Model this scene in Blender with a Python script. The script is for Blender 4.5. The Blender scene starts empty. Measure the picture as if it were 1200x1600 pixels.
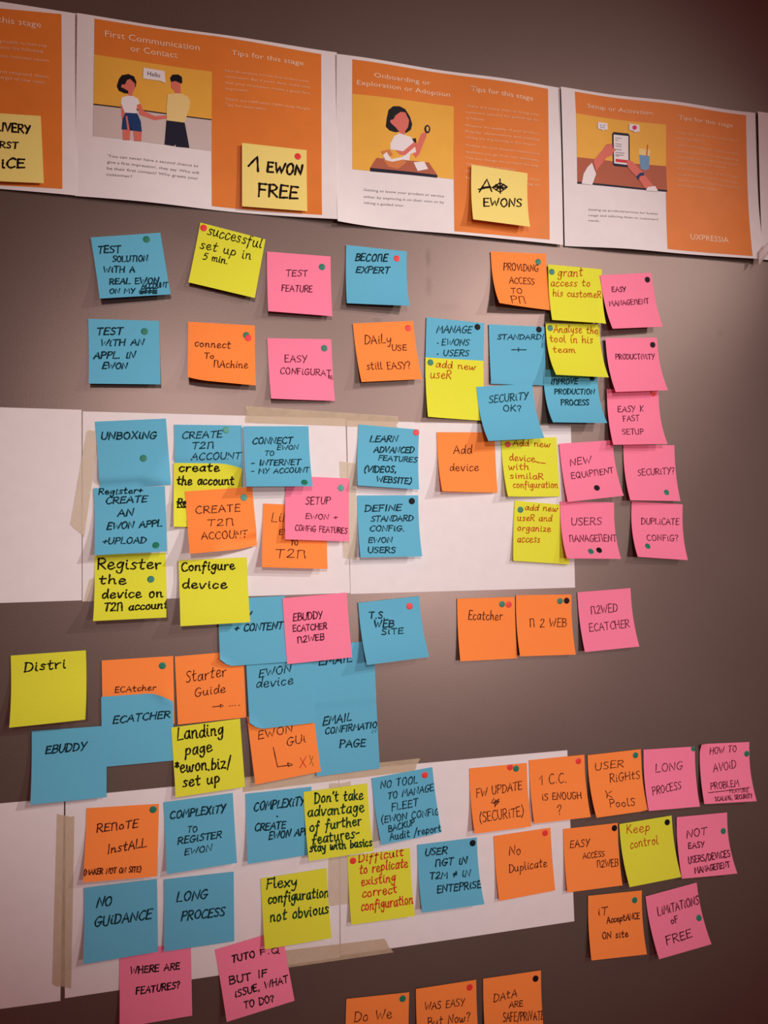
import bpy, bmesh, math, random
from mathutils import Matrix, Vector

# ------------------------------------------------------------------ camera
CAM_D = 0.92092
CAM_F = 1226.211
CAM_R = [[0.971041, 0.23887, 0.004413], [-0.238518, 0.970337, -0.039443], [-0.013704, 0.037249, 0.999212]]
scene = bpy.context.scene
COL = scene.collection
cam_data = bpy.data.cameras.new('camera')
cam_data.sensor_fit = 'VERTICAL'
cam_data.sensor_height = 36.0
cam_data.lens = CAM_F / 1600.0 * 36.0
cam_data.clip_start = 0.02
camera = bpy.data.objects.new('camera', cam_data)
COL.objects.link(camera)
r = CAM_R
camera.matrix_world = Matrix(((r[0][0], r[0][2], -r[0][1], 0.0),
                              (r[1][0], r[1][2], -r[1][1], -CAM_D),
                              (r[2][0], r[2][2], -r[2][1], 0.0),
                              (0, 0, 0, 1)))
scene.camera = camera

# ------------------------------------------------------------------ light
scene.view_settings.view_transform = 'Standard'
scene.view_settings.look = 'None'
scene.view_settings.gamma = 1.0
scene.view_settings.use_curve_mapping = False
scene.view_settings.exposure = 0.0
world = bpy.data.worlds.new('room_ambient')
scene.world = world
world.use_nodes = True
world.node_tree.nodes['Background'].inputs[0].default_value = (1.0, 0.19, 0.165, 1)
world.node_tree.nodes['Background'].inputs[1].default_value = 0.145


def spot(name, loc, target, power, size_deg, blend, radius, colour):
    d = bpy.data.lights.new(name, 'SPOT')
    d.energy = power
    d.spot_size = math.radians(size_deg)
    d.spot_blend = blend
    d.shadow_soft_size = radius
    d.color = colour
    o = bpy.data.objects.new(name, d)
    COL.objects.link(o)
    o.location = loc
    o.rotation_euler = (Vector(target) - Vector(loc)).to_track_quat('-Z', 'Y').to_euler()
    return o


spot('ceiling_spotlight', (-0.125, -2.5, 0.58), (0.373, 0, -0.026), 79, 33.8, 1.0, 0.09, (1.0, 0.90, 0.87))
spot('ceiling_spotlight', (1.42, -2.5, 1.07), (0.39, 0, 0.0), 74, 39, 1.0, 0.09, (1.0, 0.90, 0.87))
spot('ceiling_spotlight', (1.02, -2.5, -0.01), (0.373, 0, -0.026), 77, 33.8, 1.0, 0.09, (1.0, 0.90, 0.87))
spot('ceiling_spotlight', (3.00, -2.3, 1.40), (-0.22, 0, 0.27), 285, 21.8, 1.0, 0.035, (1.0, 0.92, 0.85))

# ------------------------------------------------------------------ measured data
SHEETS = [
    ('white paper sheet of the middle row, cut by the left edge of the frame', [(-0.3533, 0.1516), (-0.1174, 0.1503), (-0.1169, -0.0604), (-0.3511, -0.061)]),
    ('white paper sheet of the middle row carrying the unboxing note', [(-0.116, 0.1485), (0.1804, 0.1478), (0.1837, -0.061), (-0.1162, -0.0615)]),
    ('white paper sheet at the right end of the middle row, under the add device note', [(0.182, 0.1455), (0.4762, 0.145), (0.4769, -0.0626), (0.1841, -0.0622)]),
    ('white paper sheet of the bottom row, cut by the left edge of the frame', [(-0.3488, -0.2742), (-0.1349, -0.2729), (-0.1383, -0.4876), (-0.3465, -0.4862)]),
    ('white paper sheet of the bottom row carrying the no guidance note', [(-0.1334, -0.2723), (0.167, -0.2685), (0.1663, -0.4836), (-0.1338, -0.4856)]),
    ('white paper sheet at the right end of the bottom row, under the no duplicate note', [(0.1675, -0.2689), (0.4611, -0.2674), (0.4656, -0.4804), (0.1671, -0.4822)]),
]
TAPES = [
    ('beige masking tape strip along the top edge of the middle white sheets', [(0.0626, 0.1592), (0.2461, 0.1518), (0.2442, 0.1376), (0.0617, 0.1397)]),
    ('short slanting masking tape over the left joint of the middle white sheets', [(-0.1117, 0.1279), (-0.0982, 0.1268), (-0.1143, 0.0093), (-0.1286, 0.0228)]),
    ('pale masking tape down the joint right of the pink setup note', [(0.1724, 0.0953), (0.1927, 0.094), (0.192, -0.0227), (0.1757, -0.0194)]),
    ('long beige masking tape down the lower left joint beside the orange remote install note', [(-0.1417, -0.2901), (-0.1241, -0.2943), (-0.1273, -0.4773), (-0.1464, -0.4697)]),
    ('beige masking tape along the top edge of the bottom row sheets', [(0.0567, -0.2671), (0.2659, -0.262), (0.2596, -0.2765), (0.0566, -0.2837)]),
    ('pale masking tape down the joint between the flexy note and the difficult note', [(0.1557, -0.2828), (0.1818, -0.282), (0.1777, -0.4234), (0.1527, -0.4232)]),
    ('beige masking tape along the bottom edge of the lowest sheets', [(0.1038, -0.4671), (0.2196, -0.4691), (0.2311, -0.4865), (0.1051, -0.4867)]),
    ('small scrap of masking tape beside the yellow register the device note', [(-0.109, -0.0374), (-0.0956, -0.0342), (-0.0956, -0.0625), (-0.1149, -0.0604)]),
]
CLEAR_TAPE = [
    (0.7587, 0.3895),
    (0.7738, 0.4051),
    (0.778, 0.3937),
    (0.757, 0.3714),
]
POSTERS = [
    {'pos': (-0.41694, 0.60289, -0.01105), 'orange': [('o', [(132.2, 13.5), (278.3, 3.5), (282.2, 204.1), (135.8, 208.7)])], 'ill': [], 'head': [], 'tips': [('Tips for this stage', 172.4, 24.7, 257.4, 22.9, 7.14)], 'body': [('is possible to next stay', 210.7, 46.8, 263.6, 44.5, 3.78), ('about the following', 211.8, 53.4, 259.8, 51.5, 3.78), ('of our customer review', 209.1, 62.9, 266.3, 61.3, 3.78), ('and respond there', 213.1, 80.7, 266.0, 80.0, 3.78), ('target of new users.', 214.2, 86.9, 263.2, 87.0, 3.78)], 'note': [], 'logo': []},
    {'pos': (-0.12196, 0.59921, -0.01105), 'orange': [('o', [(18.5, 3.5), (148.4, 3.1), (148.6, 46.7), (18.6, 45.7)]), ('o', [(148.0, 2.9), (277.9, 5.0), (277.9, 205.8), (149.4, 205.7), (148.7, 140.3)])], 'ill': [('y', [(18.6, 45.3), (148.6, 45.8), (148.5, 103.5), (18.6, 103.4)]), ('f', [(18.6, 103.4), (148.5, 103.5), (148.7, 140.3), (18.7, 139.5)]), ('k', [(18.6, 102.3), (148.5, 102.3), (148.5, 103.7), (18.7, 103.8)]), ('k', [(45.5, 69.7), (48.5, 65.0), (55.6, 62.4), (61.8, 64.2), (64.5, 70.4), (63.9, 75.9), (57.9, 85.5), (51.8, 85.9), (45.6, 83.9), (43.1, 78.8)]), ('s', [(48.0, 79.2), (48.6, 75.9), (52.1, 75.4), (54.4, 69.6), (57.7, 68.0), (62.9, 72.8), (62.9, 78.3), (60.3, 84.1), (60.4, 89.1), (55.9, 89.1), (55.8, 82.5), (50.7, 80.0)]), ('s', [(47.8, 96.7), (51.9, 97.3), (53.2, 112.4), (56.6, 128.3), (54.2, 129.7), (49.0, 115.1)]), ('s', [(65.1, 96.6), (69.2, 95.4), (72.0, 102.9), (84.8, 107.9), (101.8, 103.9), (102.9, 107.1), (84.8, 112.7), (68.3, 108.7)]), ('w', [(48.8, 91.1), (55.8, 88.0), (61.0, 87.7), (66.1, 89.9), (68.6, 95.5), (65.1, 97.7), (64.8, 103.2), (66.3, 108.1), (52.6, 109.2), (51.5, 98.4), (47.8, 97.8)]), ('s', [(50.1, 128.4), (58.7, 127.4), (58.0, 140.1), (50.7, 140.6)]), ('s', [(61.5, 127.7), (70.9, 127.6), (70.6, 139.7), (62.9, 140.2)]), ('n', [(53.0, 108.5), (65.8, 107.5), (69.8, 116.8), (71.0, 128.7), (59.9, 128.5), (59.4, 122.5), (58.7, 128.3), (49.1, 128.6), (50.0, 116.0)]), ('s', [(53.2, 112.4), (54.9, 112.2), (57.7, 127.5), (55.4, 129.5)]), ('k', [(101.5, 59.7), (104.2, 55.5), (110.5, 54.4), (114.7, 56.7), (115.2, 63.7), (111.6, 66.7), (106.3, 64.5), (102.8, 65.0)]), ('s', [(102.8, 64.4), (107.4, 62.8), (113.3, 64.7), (113.3, 71.3), (113.8, 78.4), (107.5, 78.8), (107.0, 74.4), (103.2, 71.0)]), ('l', [(99.1, 79.9), (107.5, 77.2), (114.8, 76.7), (121.2, 79.2), (123.9, 83.2), (123.4, 92.2), (120.3, 102.6), (118.2, 110.7), (98.3, 111.0), (97.8, 95.6)]), ('d', [(97.9, 111.0), (118.2, 110.7), (123.7, 139.9), (109.0, 140.6), (107.9, 138.0), (106.9, 140.2), (96.0, 139.9)]), ('w', [(71.9, 52.4), (95.2, 52.8), (96.5, 67.0), (91.1, 65.1), (71.6, 65.4)])], 'head': [('First Communication', 29.8, 22.5, 134.2, 22.6, 7.56), ('or Contact', 57.4, 35.1, 109.3, 35.2, 7.56)], 'tips': [('Tips for this stage', 170.7, 22.9, 256.2, 22.7, 6.0)], 'body': [('Not all services involve face-to-face com-', 163.7, 44.1, 263.2, 42.8, 2.85), ('munication. But if yours does, make sure', 163.7, 50.9, 263.7, 49.7, 2.85), ('that your employees create a great first', 163.8, 58.3, 264.0, 57.6, 2.85), ('impression.', 163.8, 65.4, 191.5, 64.8, 2.85), ('Check out UXPressia CXM cards: People', 163.9, 77.9, 264.1, 76.9, 2.85), ('Tips for more ideas.', 163.9, 84.6, 211.7, 84.2, 2.85)], 'note': [("'You can never have a second chance to", 34.7, 162.4, 133.8, 161.6, 3.36), ("give a first impression', they say. Who will", 34.0, 169.4, 134.5, 169.7, 3.36), ('be their first contact? Who greets your', 34.1, 176.7, 133.9, 176.4, 3.36), ('customer?', 33.5, 183.7, 61.2, 183.7, 3.36)], 'bub': [('Hello', 76.5, 61.0, 90.6, 61.4, 5.46)], 'logo': []},
    {'pos': (0.17445, 0.59322, -0.01236), 'orange': [('o', [(19.4, 4.4), (151.0, 3.6), (150.3, 44.9), (19.4, 47.8)]), ('o', [(150.5, 3.7), (279.5, 4.2), (277.8, 205.1), (148.4, 206.6)])], 'ill': [('y', [(19.4, 47.3), (150.3, 44.4), (148.8, 139.2), (19.8, 140.6)]), ('k', [(62.3, 72.7), (64.7, 61.7), (70.7, 56.2), (79.1, 55.1), (86.3, 57.7), (92.3, 66.4), (95.2, 75.6), (93.4, 82.9), (87.4, 87.9), (81.4, 86.8), (73.0, 89.0), (65.8, 87.6), (61.1, 83.4)]), ('s', [(67.0, 74.4), (71.1, 72.7), (73.5, 67.7), (80.2, 62.0), (86.3, 62.0), (91.1, 71.3), (89.8, 79.8), (85.5, 86.8), (85.5, 90.6), (83.3, 97.9), (79.0, 91.8), (79.0, 88.3), (74.2, 83.0), (69.4, 79.3), (67.0, 77.3)]), ('k', [(94.6, 94.2), (99.9, 92.8), (100.9, 103.4), (95.8, 104.5)]), ('s', [(99.4, 104.8), (106.8, 86.0), (114.1, 82.2), (113.6, 87.5), (104.2, 112.5), (99.4, 118.3), (95.8, 113.5)]), ('w', [(71.8, 93.9), (79.0, 89.5), (83.3, 97.7), (85.5, 90.6), (93.4, 92.4), (97.5, 99.0), (99.9, 110.6), (92.1, 113.9), (90.9, 122.4), (82.5, 122.2), (83.7, 114.9), (72.9, 111.5), (67.0, 111.0), (67.0, 103.9)]), ('s', [(72.9, 111.0), (83.0, 111.7), (97.5, 97.9), (102.3, 100.4), (85.4, 116.6), (78.9, 116.0)]), ('d', [(118.8, 78.5), (118.5, 80.4), (117.8, 82.2), (116.8, 83.5), (115.5, 84.4), (114.1, 84.5), (112.9, 84.0), (111.8, 82.9), (111.2, 81.4), (110.9, 79.5), (111.2, 77.6), (111.9, 75.9), (112.9, 74.5), (114.2, 73.7), (115.5, 73.5), (116.8, 74.0), (117.9, 75.1), (118.5, 76.7)]), ('y', [(116.8, 78.5), (116.7, 79.7), (116.4, 80.7), (115.9, 81.5), (115.4, 82.0), (114.8, 82.1), (114.2, 81.8), (113.8, 81.1), (113.5, 80.1), (113.4, 79.0), (113.5, 77.8), (113.8, 76.8), (114.2, 76.0), (114.8, 75.5), (115.4, 75.4), (116.0, 75.7), (116.4, 76.4), (116.7, 77.4)]), ('b', [(49.6, 123.6), (116.4, 121.8), (127.3, 136.5), (41.6, 136.7)]), ('d', [(41.6, 136.7), (127.3, 136.5), (127.3, 139.9), (41.6, 140.9)]), ('a', [(55.1, 114.8), (65.8, 111.2), (70.5, 117.7), (61.0, 123.5)]), ('w', [(57.4, 119.2), (62.2, 115.1), (68.1, 123.4), (82.5, 118.6), (85.4, 121.4), (70.5, 128.7), (61.0, 125.8)]), ('a', [(57.4, 124.6), (69.3, 126.5), (83.7, 122.0), (87.3, 125.2), (76.5, 134.7), (64.5, 133.2)]), ('w', [(96.5, 124.1), (110.3, 121.3), (115.1, 130.3), (101.7, 134.6)])], 'head': [('Onboarding or', 46.4, 23.3, 119.7, 21.6, 6.09), ('Exploration or Adoption', 25.0, 35.3, 145.1, 33.0, 6.09)], 'tips': [('Tips for this stage', 172.7, 21.4, 257.4, 23.9, 6.3)], 'body': [('There are many ways to bring new', 165.8, 42.8, 265.1, 43.2, 3.15), ('customers onboard, but general tips are', 165.7, 51.1, 265.0, 50.2, 3.15), ('as follows:', 165.7, 58.8, 190.9, 58.5, 3.15), ('Measure the usability of your product.', 165.6, 68.3, 264.8, 68.0, 2.94), ('Regular observations and usability', 165.6, 75.8, 265.6, 76.1, 2.94), ('testing are of great help in this respect.', 165.5, 83.5, 260.8, 83.6, 2.94), ('- Analyze the most frequent requests and', 162.2, 93.6, 264.6, 94.8, 2.94), ('questions you get from new customers.', 165.4, 102.4, 264.5, 103.5, 2.94), ('Can you change the product the way', 165.4, 110.1, 263.1, 111.0, 2.94), ('users expect it to behave?', 165.3, 117.8, 231.8, 119.5, 2.94), ('- Do surveys among users that have', 162.0, 127.8, 264.2, 129.4, 2.94), ('left or stopped using it', 165.2, 136.2, 264.1, 136.1, 2.94)], 'note': [('Getting to know your product or service', 33.8, 165.8, 135.8, 164.2, 3.15), ('either by exploring it on their own or by', 33.8, 174.4, 135.8, 172.1, 3.15), ('taking a guided tour.', 33.8, 181.9, 84.7, 180.9, 3.15)], 'logo': []},
    {'pos': (0.47129, 0.58964, 0.00548), 'orange': [('o', [(20.2, 3.7), (154.8, 4.2), (153.7, 34.1), (20.6, 33.6)]), ('o', [(154.2, 4.3), (282.4, 4.8), (278.6, 206.7), (147.8, 205.4)])], 'ill': [('y', [(20.7, 33.1), (153.7, 33.6), (151.9, 90.7), (19.9, 92.2)]), ('b', [(19.9, 92.0), (151.9, 90.5), (152.2, 123.9), (19.2, 125.2)]), ('d', [(19.2, 124.7), (152.2, 123.4), (152.1, 125.9), (19.1, 127.2)]), ('l', [(112.7, 69.5), (129.4, 69.8), (128.2, 78.7), (112.7, 78.2)]), ('c', [(112.7, 78.2), (128.2, 78.7), (126.7, 96.2), (121.0, 98.8), (114.3, 97.4)]), ('r', [(125.1, 63.1), (126.5, 63.5), (124.5, 79.0), (122.8, 79.2)]), ('d', [(73.2, 54.3), (75.8, 51.0), (97.4, 50.7), (99.6, 53.0), (97.9, 94.4), (95.9, 97.2), (75.1, 97.9), (72.4, 95.9)]), ('w', [(75.6, 54.5), (97.6, 54.2), (96.0, 94.1), (74.3, 94.2)]), ('r', [(76.8, 87.6), (95.6, 87.5), (95.5, 91.6), (76.6, 91.9)]), ('g', [(77.7, 58.4), (87.2, 58.2), (87.1, 59.3), (77.7, 59.4)]), ('g', [(77.6, 61.4), (82.1, 61.4), (82.0, 62.4), (77.6, 62.4)]), ('g', [(77.5, 66.5), (86.9, 66.4), (86.8, 67.4), (77.4, 67.5)]), ('g', [(77.4, 69.6), (86.8, 69.5), (86.7, 70.5), (77.3, 70.6)]), ('g', [(77.2, 74.1), (86.6, 74.0), (86.6, 75.1), (77.2, 75.2)]), ('g', [(77.1, 78.2), (90.4, 78.1), (90.3, 79.1), (77.0, 79.2)]), ('g', [(77.0, 81.3), (89.2, 81.1), (89.1, 82.2), (76.9, 82.3)]), ('g', [(76.9, 83.3), (82.4, 83.2), (82.4, 84.3), (76.9, 84.3)]), ('s', [(43.1, 94.7), (57.8, 78.1), (63.6, 70.0), (72.5, 67.3), (73.3, 74.0), (77.8, 74.1), (77.7, 76.1), (73.2, 79.1), (72.8, 82.9), (63.0, 87.7), (46.5, 108.2)]), ('w', [(25.1, 126.9), (28.2, 113.7), (33.9, 104.4), (40.9, 97.4), (46.4, 112.0), (39.9, 127.6)]), ('s', [(93.3, 89.8), (96.2, 87.5), (102.3, 88.9), (109.9, 95.8), (118.0, 104.0), (132.1, 119.8), (118.7, 124.3), (109.4, 111.1), (99.8, 103.1), (94.5, 96.8)]), ('n', [(106.6, 108.8), (112.4, 103.2), (118.6, 102.6), (118.5, 106.5), (112.3, 107.8), (109.8, 113.6)]), ('w', [(119.5, 127.0), (123.0, 121.9), (134.4, 119.6), (138.4, 126.9)]), ('w', [(52.2, 40.9), (66.7, 40.5), (67.0, 49.4), (60.9, 50.3), (59.5, 52.5), (58.2, 50.3), (51.6, 49.8)]), ('w', [(99.3, 37.2), (114.1, 37.6), (114.4, 46.8), (109.3, 46.8), (107.0, 48.9), (105.4, 46.8), (98.7, 45.9)]), ('m', [(110.3, 41.6), (110.1, 42.7), (109.5, 43.7), (108.5, 44.5), (107.4, 45.0), (106.3, 45.1), (105.2, 44.8), (104.3, 44.2), (103.7, 43.4), (103.6, 42.4), (103.8, 41.3), (104.4, 40.3), (105.3, 39.5), (106.5, 39.0), (107.6, 38.9), (108.7, 39.1), (109.6, 39.7), (110.2, 40.6)]), ('e', [(55.4, 43.8), (57.8, 43.8), (57.8, 45.3), (55.3, 45.3)]), ('e', [(60.3, 43.5), (62.8, 43.5), (62.7, 45.0), (60.3, 45.0)]), ('e', [(56.1, 46.5), (58.6, 46.5), (58.5, 48.0), (56.0, 48.0)]), ('e', [(59.7, 46.6), (62.1, 46.6), (62.1, 48.1), (59.6, 48.1)])], 'head': [('Setup or Activation', 37.7, 22.8, 133.6, 22.1, 5.67)], 'tips': [('Tips for this stage', 173.0, 24.4, 259.9, 24.6, 5.88)], 'body': [('These tips work for the majority of', 166.5, 44.3, 268.1, 44.1, 2.94), ('services/products:', 166.2, 52.1, 210.4, 52.2, 2.94), ("- Don't overload your customers with", 165.9, 61.5, 267.4, 63.0, 2.73), ('communication in the very beginning;', 167.6, 70.1, 267.0, 71.5, 2.73), ("encourage users to learn the product's", 167.3, 77.9, 266.7, 78.6, 2.73), ('story to fall back to the onboard.', 167.0, 85.1, 246.1, 84.8, 2.73), ("- If it's possible, divide up all the steps", 164.7, 93.6, 266.0, 96.1, 2.73), ('needed for the setup into small stages.', 167.9, 101.9, 265.7, 104.1, 2.73), ('Unlock one more step only when it is', 167.6, 109.6, 265.4, 111.2, 2.73), ('needed for further usage.', 167.3, 116.6, 228.5, 117.9, 2.73)], 'note': [('Setting up products/services for further', 34.0, 161.8, 137.3, 158.9, 2.94), ("usage and tailoring them to customers'", 33.7, 169.3, 137.0, 166.6, 2.94), ('needs.', 33.5, 176.1, 48.7, 176.1, 2.94)], 'logo': [('UXPRESSIA', 184.0, 188.9, 242.8, 189.8, 7.98)]},
    {'pos': (0.77234, 0.59325, -0.004), 'orange': [('o', [(19.7, 3.6), (83.8, 4.0), (76.4, 208.9), (14.2, 207.0)])], 'ill': [], 'head': [], 'tips': [], 'body': [], 'note': [], 'logo': []},
]
NOTES = [
    ('b', (-0.1077, 0.34454, 0.15162, 7.15, 5.38, 0.0018), 'k', 'tilted blue sticky note about testing a solution, green dot, top left row under the posters', [('TEST', 0.068, 0.24, 0.381, 0.26, 0.1), ('SOLUTION', 0.254, 0.391, 0.751, 0.419, 0.089), ('WiTH A', 0.104, 0.551, 0.541, 0.578, 0.093), ('REAL EWON', 0.162, 0.753, 0.852, 0.798, 0.097), ('ON MY', 0.144, 0.915, 0.495, 0.938, 0.086), ('SITE', 0.562, 0.961, 0.806, 0.969, 0.091), ('ACCOUNT', 0.602, 0.864, 0.971, 0.874, 0.083)], [[(0.566, 0.915), (0.813, 0.915)], [(0.57, 0.939), (0.804, 0.946)]], [(0.786, 0.086, 'g')], [], 'testsol'),
    ('y', (0.01205, 0.3716, -0.18314, 4.55, 4.84, 0.0018), 'c', 'tilted yellow sticky note reading "successful set up in 5 min." with a red dot', [('successful', 0.131, 0.153, 0.955, 0.156, 0.162), ('set up in', 0.065, 0.392, 0.832, 0.379, 0.14), ('5 min.', 0.139, 0.563, 0.503, 0.538, 0.118)], [], [(0.063, 0.07, 'r')], [], 'success'),
    ('b', (-0.11021, 0.2523, 0.02371, 5.29, 5.28, 0.0018), 'k', 'blue sticky note starting "test with an", green dot, directly below the tilted blue note', [('TEST', 0.113, 0.232, 0.464, 0.223, 0.1), ('WiTH AN', 0.161, 0.403, 0.763, 0.374, 0.093), ('APPL. iN', 0.064, 0.6, 0.634, 0.578, 0.105), ('EWON', 0.186, 0.756, 0.524, 0.751, 0.097)], [], [(0.788, 0.166, 'g')], [], 'testappl'),
    ('o', (-0.00233, 0.25497, -0.00712, 11.31, 7.54, 0.0018), 't', 'orange sticky note reading "connect to machine" with a red dot over a green one', [('connect', 0.1, 0.378, 0.629, 0.381, 0.112), ('To', 0.243, 0.57, 0.384, 0.566, 0.092), ('^Achine', 0.376, 0.718, 0.884, 0.698, 0.126)], [], [(0.871, 0.16, 'g'), (0.9, 0.198, 'r')], [], 'connmach'),
    ('p', (0.08843, 0.3434, -0.00392, 5.91, 4.49, 0.0018), 't', 'pink sticky note reading "test feature" with a green dot', [('TEST', 0.291, 0.375, 0.63, 0.344, 0.099), ('FEATURE', 0.218, 0.626, 0.7, 0.605, 0.108)], [], [(0.863, 0.179, 'g')], [], 'testfeat'),
    ('b', (0.1837, 0.35876, -0.029, 5.45, 8.47, 0.0018), 'k', 'blue sticky note reading "become expert" with a red dot', [('BECO^E', 0.15, 0.242, 0.671, 0.202, 0.117), ('EXPERT', 0.163, 0.441, 0.707, 0.395, 0.103)], [], [(0.835, 0.135, 'r')], [], 'become'),
    ('p', (0.08804, 0.24024, 0.03248, 7.01, 3.43, 0.0018), 't', 'pink sticky note reading "easy configuration" with a green dot', [('EASY', 0.253, 0.373, 0.598, 0.369, 0.107), ('CONFiGURAT', 0.173, 0.561, 0.965, 0.59, 0.099), ('oN', 0.922, 0.627, 1.012, 0.663, 0.073)], [], [(0.885, 0.146, 'g')], [], 'easyconf'),
    ('o', (0.19059, 0.26325, 0.0942, 6.8, 5.7, 0.0018), 't', 'orange sticky note reading "daily use still easy?" with a red dot', [('DAiLy', 0.159, 0.34, 0.595, 0.347, 0.143), ('USE', 0.59, 0.473, 0.836, 0.48, 0.096), ('still EASY?', 0.128, 0.778, 0.852, 0.802, 0.129)], [], [(0.907, 0.114, 'r')], [], 'daily'),
    ('o', (0.37003, 0.36497, 0.03508, 9.93, 3.22, 0.0018), 't', 'orange sticky note starting "providing access", green dot, bottom edge curling out', [('PROViDiNG', 0.212, 0.31, 0.839, 0.313, 0.122), ('ACCESS', 0.287, 0.544, 0.744, 0.551, 0.112), ('TO', 0.287, 0.738, 0.489, 0.733, 0.106), ('P^', 0.247, 0.955, 0.522, 0.926, 0.157)], [], [(0.851, 0.145, 'g')], [], 'provid'),
    ('b', (0.28374, 0.27597, -0.04488, 1.2, 0.98, 0.0018), 'b', 'blue sticky note headed "manage" half covered by a yellow note', [('MANAGE', 0.177, 0.24, 0.776, 0.187, 0.117), ('EWONS', 0.269, 0.439, 0.732, 0.401, 0.102), ('USERS', 0.298, 0.611, 0.735, 0.576, 0.102)], [[(0.198, 0.408), (0.211, 0.413)], [(0.197, 0.59), (0.21, 0.596)]], [(0.881, 0.076, 'k')], [], 'manage'),
    ('y', (0.28131, 0.22551, -0.01222, 4.88, 0.59, 0.0026), 'r', 'yellow sticky note reading only "add new user" in red ink', [('add new', 0.176, 0.152, 0.859, 0.159, 0.11), ('useR', 0.082, 0.33, 0.43, 0.334, 0.131)], [], [(0.085, 0.078, 'g')], [], 'addnewuser'),
    ('b', (0.36565, 0.27164, 0.00624, 1.34, 0.72, 0.0018), 'b', 'blue sticky note starting "standard" with a small cross mark under it', [('STANDARDI', 0.144, 0.25, 0.975, 0.21, 0.082), ('Z', 0.928, 0.282, 0.985, 0.275, 0.048), ('E', 0.936, 0.347, 0.992, 0.345, 0.052)], [[(0.394, 0.414), (0.654, 0.404)], [(0.517, 0.377), (0.515, 0.436)]], [(0.898, 0.05, 'k')], [], 'standard'),
    ('b', (0.43838, 0.21672, 0.02329, 10.85, 9.99, 0.0026), 'k', 'blue sticky note reading "improve production process" partly under a yellow note', [('i^PROVE', 0.127, 0.251, 0.615, 0.238, 0.095), ('PRODUCTION', 0.175, 0.422, 0.912, 0.414, 0.089), ('PROCESS', 0.256, 0.628, 0.771, 0.624, 0.101)], [], [(0.9, 0.132, 'k')], [], 'improve'),
    ('y', (0.44265, 0.27642, 0.03665, 11.03, 8.15, 0.0034), 'r', 'yellow sticky note reading "analyse the tool in his team" in red ink', [('Analyse the', 0.144, 0.15, 0.96, 0.162, 0.119), ('tool in his', 0.058, 0.319, 0.852, 0.334, 0.122), ('team', 0.087, 0.504, 0.497, 0.516, 0.113)], [], [(0.08, 0.08, 'g')], [], 'analyse'),
    ('y', (0.44779, 0.35309, -0.01358, 4.85, 5.31, 0.0042), 'r', 'yellow sticky note reading "grant access to his customer" in red ink', [('grant', 0.174, 0.194, 0.632, 0.157, 0.149), ('access to', 0.04, 0.379, 0.771, 0.321, 0.122), ('his customeR', 0.067, 0.553, 0.972, 0.51, 0.121)], [], [(0.065, 0.124, 'g')], [], 'grant'),
    ('p', (0.5208, 0.3436, 0.11431, 6.64, 4.62, 0.005), 'm', 'pink sticky note reading "easy management" with a black dot', [('EASY', 0.186, 0.302, 0.454, 0.311, 0.088), ('MANAGE^ENT', 0.082, 0.558, 0.855, 0.548, 0.091)], [], [(0.904, 0.12, 'k')], [], 'easymgmt'),
    ('y', (0.37909, 0.12766, 0.03236, 6.52, 0.6, 0.0018), 'r', 'yellow sticky note reading "add new device with similar configuration"', [('Add new', 0.207, 0.13, 0.876, 0.163, 0.097), ('device', 0.127, 0.371, 0.585, 0.408, 0.112), ('with', 0.098, 0.528, 0.456, 0.539, 0.108), ('similaR', 0.1, 0.683, 0.71, 0.709, 0.1), ('configuration', 0.131, 0.844, 0.971, 0.857, 0.113)], [[(0.581, 0.395), (0.642, 0.422), (0.77, 0.437)]], [(0.113, 0.107, 'r')], [], 'addnewdev'),
    ('o', (0.29459, 0.13347, 0.01666, 7.16, 1.67, 0.0018), 't', 'orange sticky note reading "add device"', [('Add', 0.276, 0.347, 0.586, 0.354, 0.137), ('device', 0.185, 0.639, 0.684, 0.638, 0.124)], [], [], [], 'adddev'),
    ('b', (0.34693, 0.19111, 0.08952, 11.09, 9.31, 0.0034), 'b', 'blue sticky note reading "security OK?" overlapping the white sheet', [('SECURiTY', 0.192, 0.283, 0.889, 0.26, 0.12), ('OK?', 0.411, 0.435, 0.738, 0.463, 0.106)], [], [], [], 'secok'),
    ('y', (0.39609, 0.04889, -0.08104, 2.84, 3.11, 0.0018), 'r', 'yellow sticky note reading "add new user and organize access"', [('add new', 0.187, 0.143, 0.777, 0.119, 0.098), ('useR and', 0.064, 0.329, 0.681, 0.292, 0.102), ('organize', 0.07, 0.493, 0.664, 0.472, 0.103), ('access', 0.074, 0.684, 0.476, 0.664, 0.12)], [], [(0.109, 0.143, 'g')], [], 'organize'),
    ('p', (0.45827, 0.04797, -0.02332, 9.06, 8.52, 0.0026), 'm', 'pink sticky note reading "users management" with green and black dots', [('USERS', 0.187, 0.399, 0.754, 0.386, 0.127), ('^ANAGE^ENT', 0.12, 0.69, 0.998, 0.675, 0.123)], [], [(0.473, 0.863, 'g'), (0.631, 0.838, 'k')], [], 'usersmg'),
    ('p', (0.45794, 0.1217, 0.07773, 4.19, 7.43, 0.0034), 'm', 'pink sticky note reading "new equipment" with a black dot', [('NEW', 0.16, 0.389, 0.553, 0.361, 0.113), ('EQUiP^ENT', 0.148, 0.609, 0.939, 0.569, 0.102)], [], [(0.567, 0.807, 'k')], [], 'newequip'),
    ('p', (0.56026, 0.04785, -0.05601, 9.13, 6.96, 0.0018), 'm', 'pink sticky note reading "duplicate config?"', [('DUPLiCATE', 0.187, 0.387, 0.924, 0.362, 0.108), ('CONFiG?', 0.263, 0.673, 0.885, 0.656, 0.107)], [], [(0.253, 0.779, 'g')], [], 'duplic'),
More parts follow.
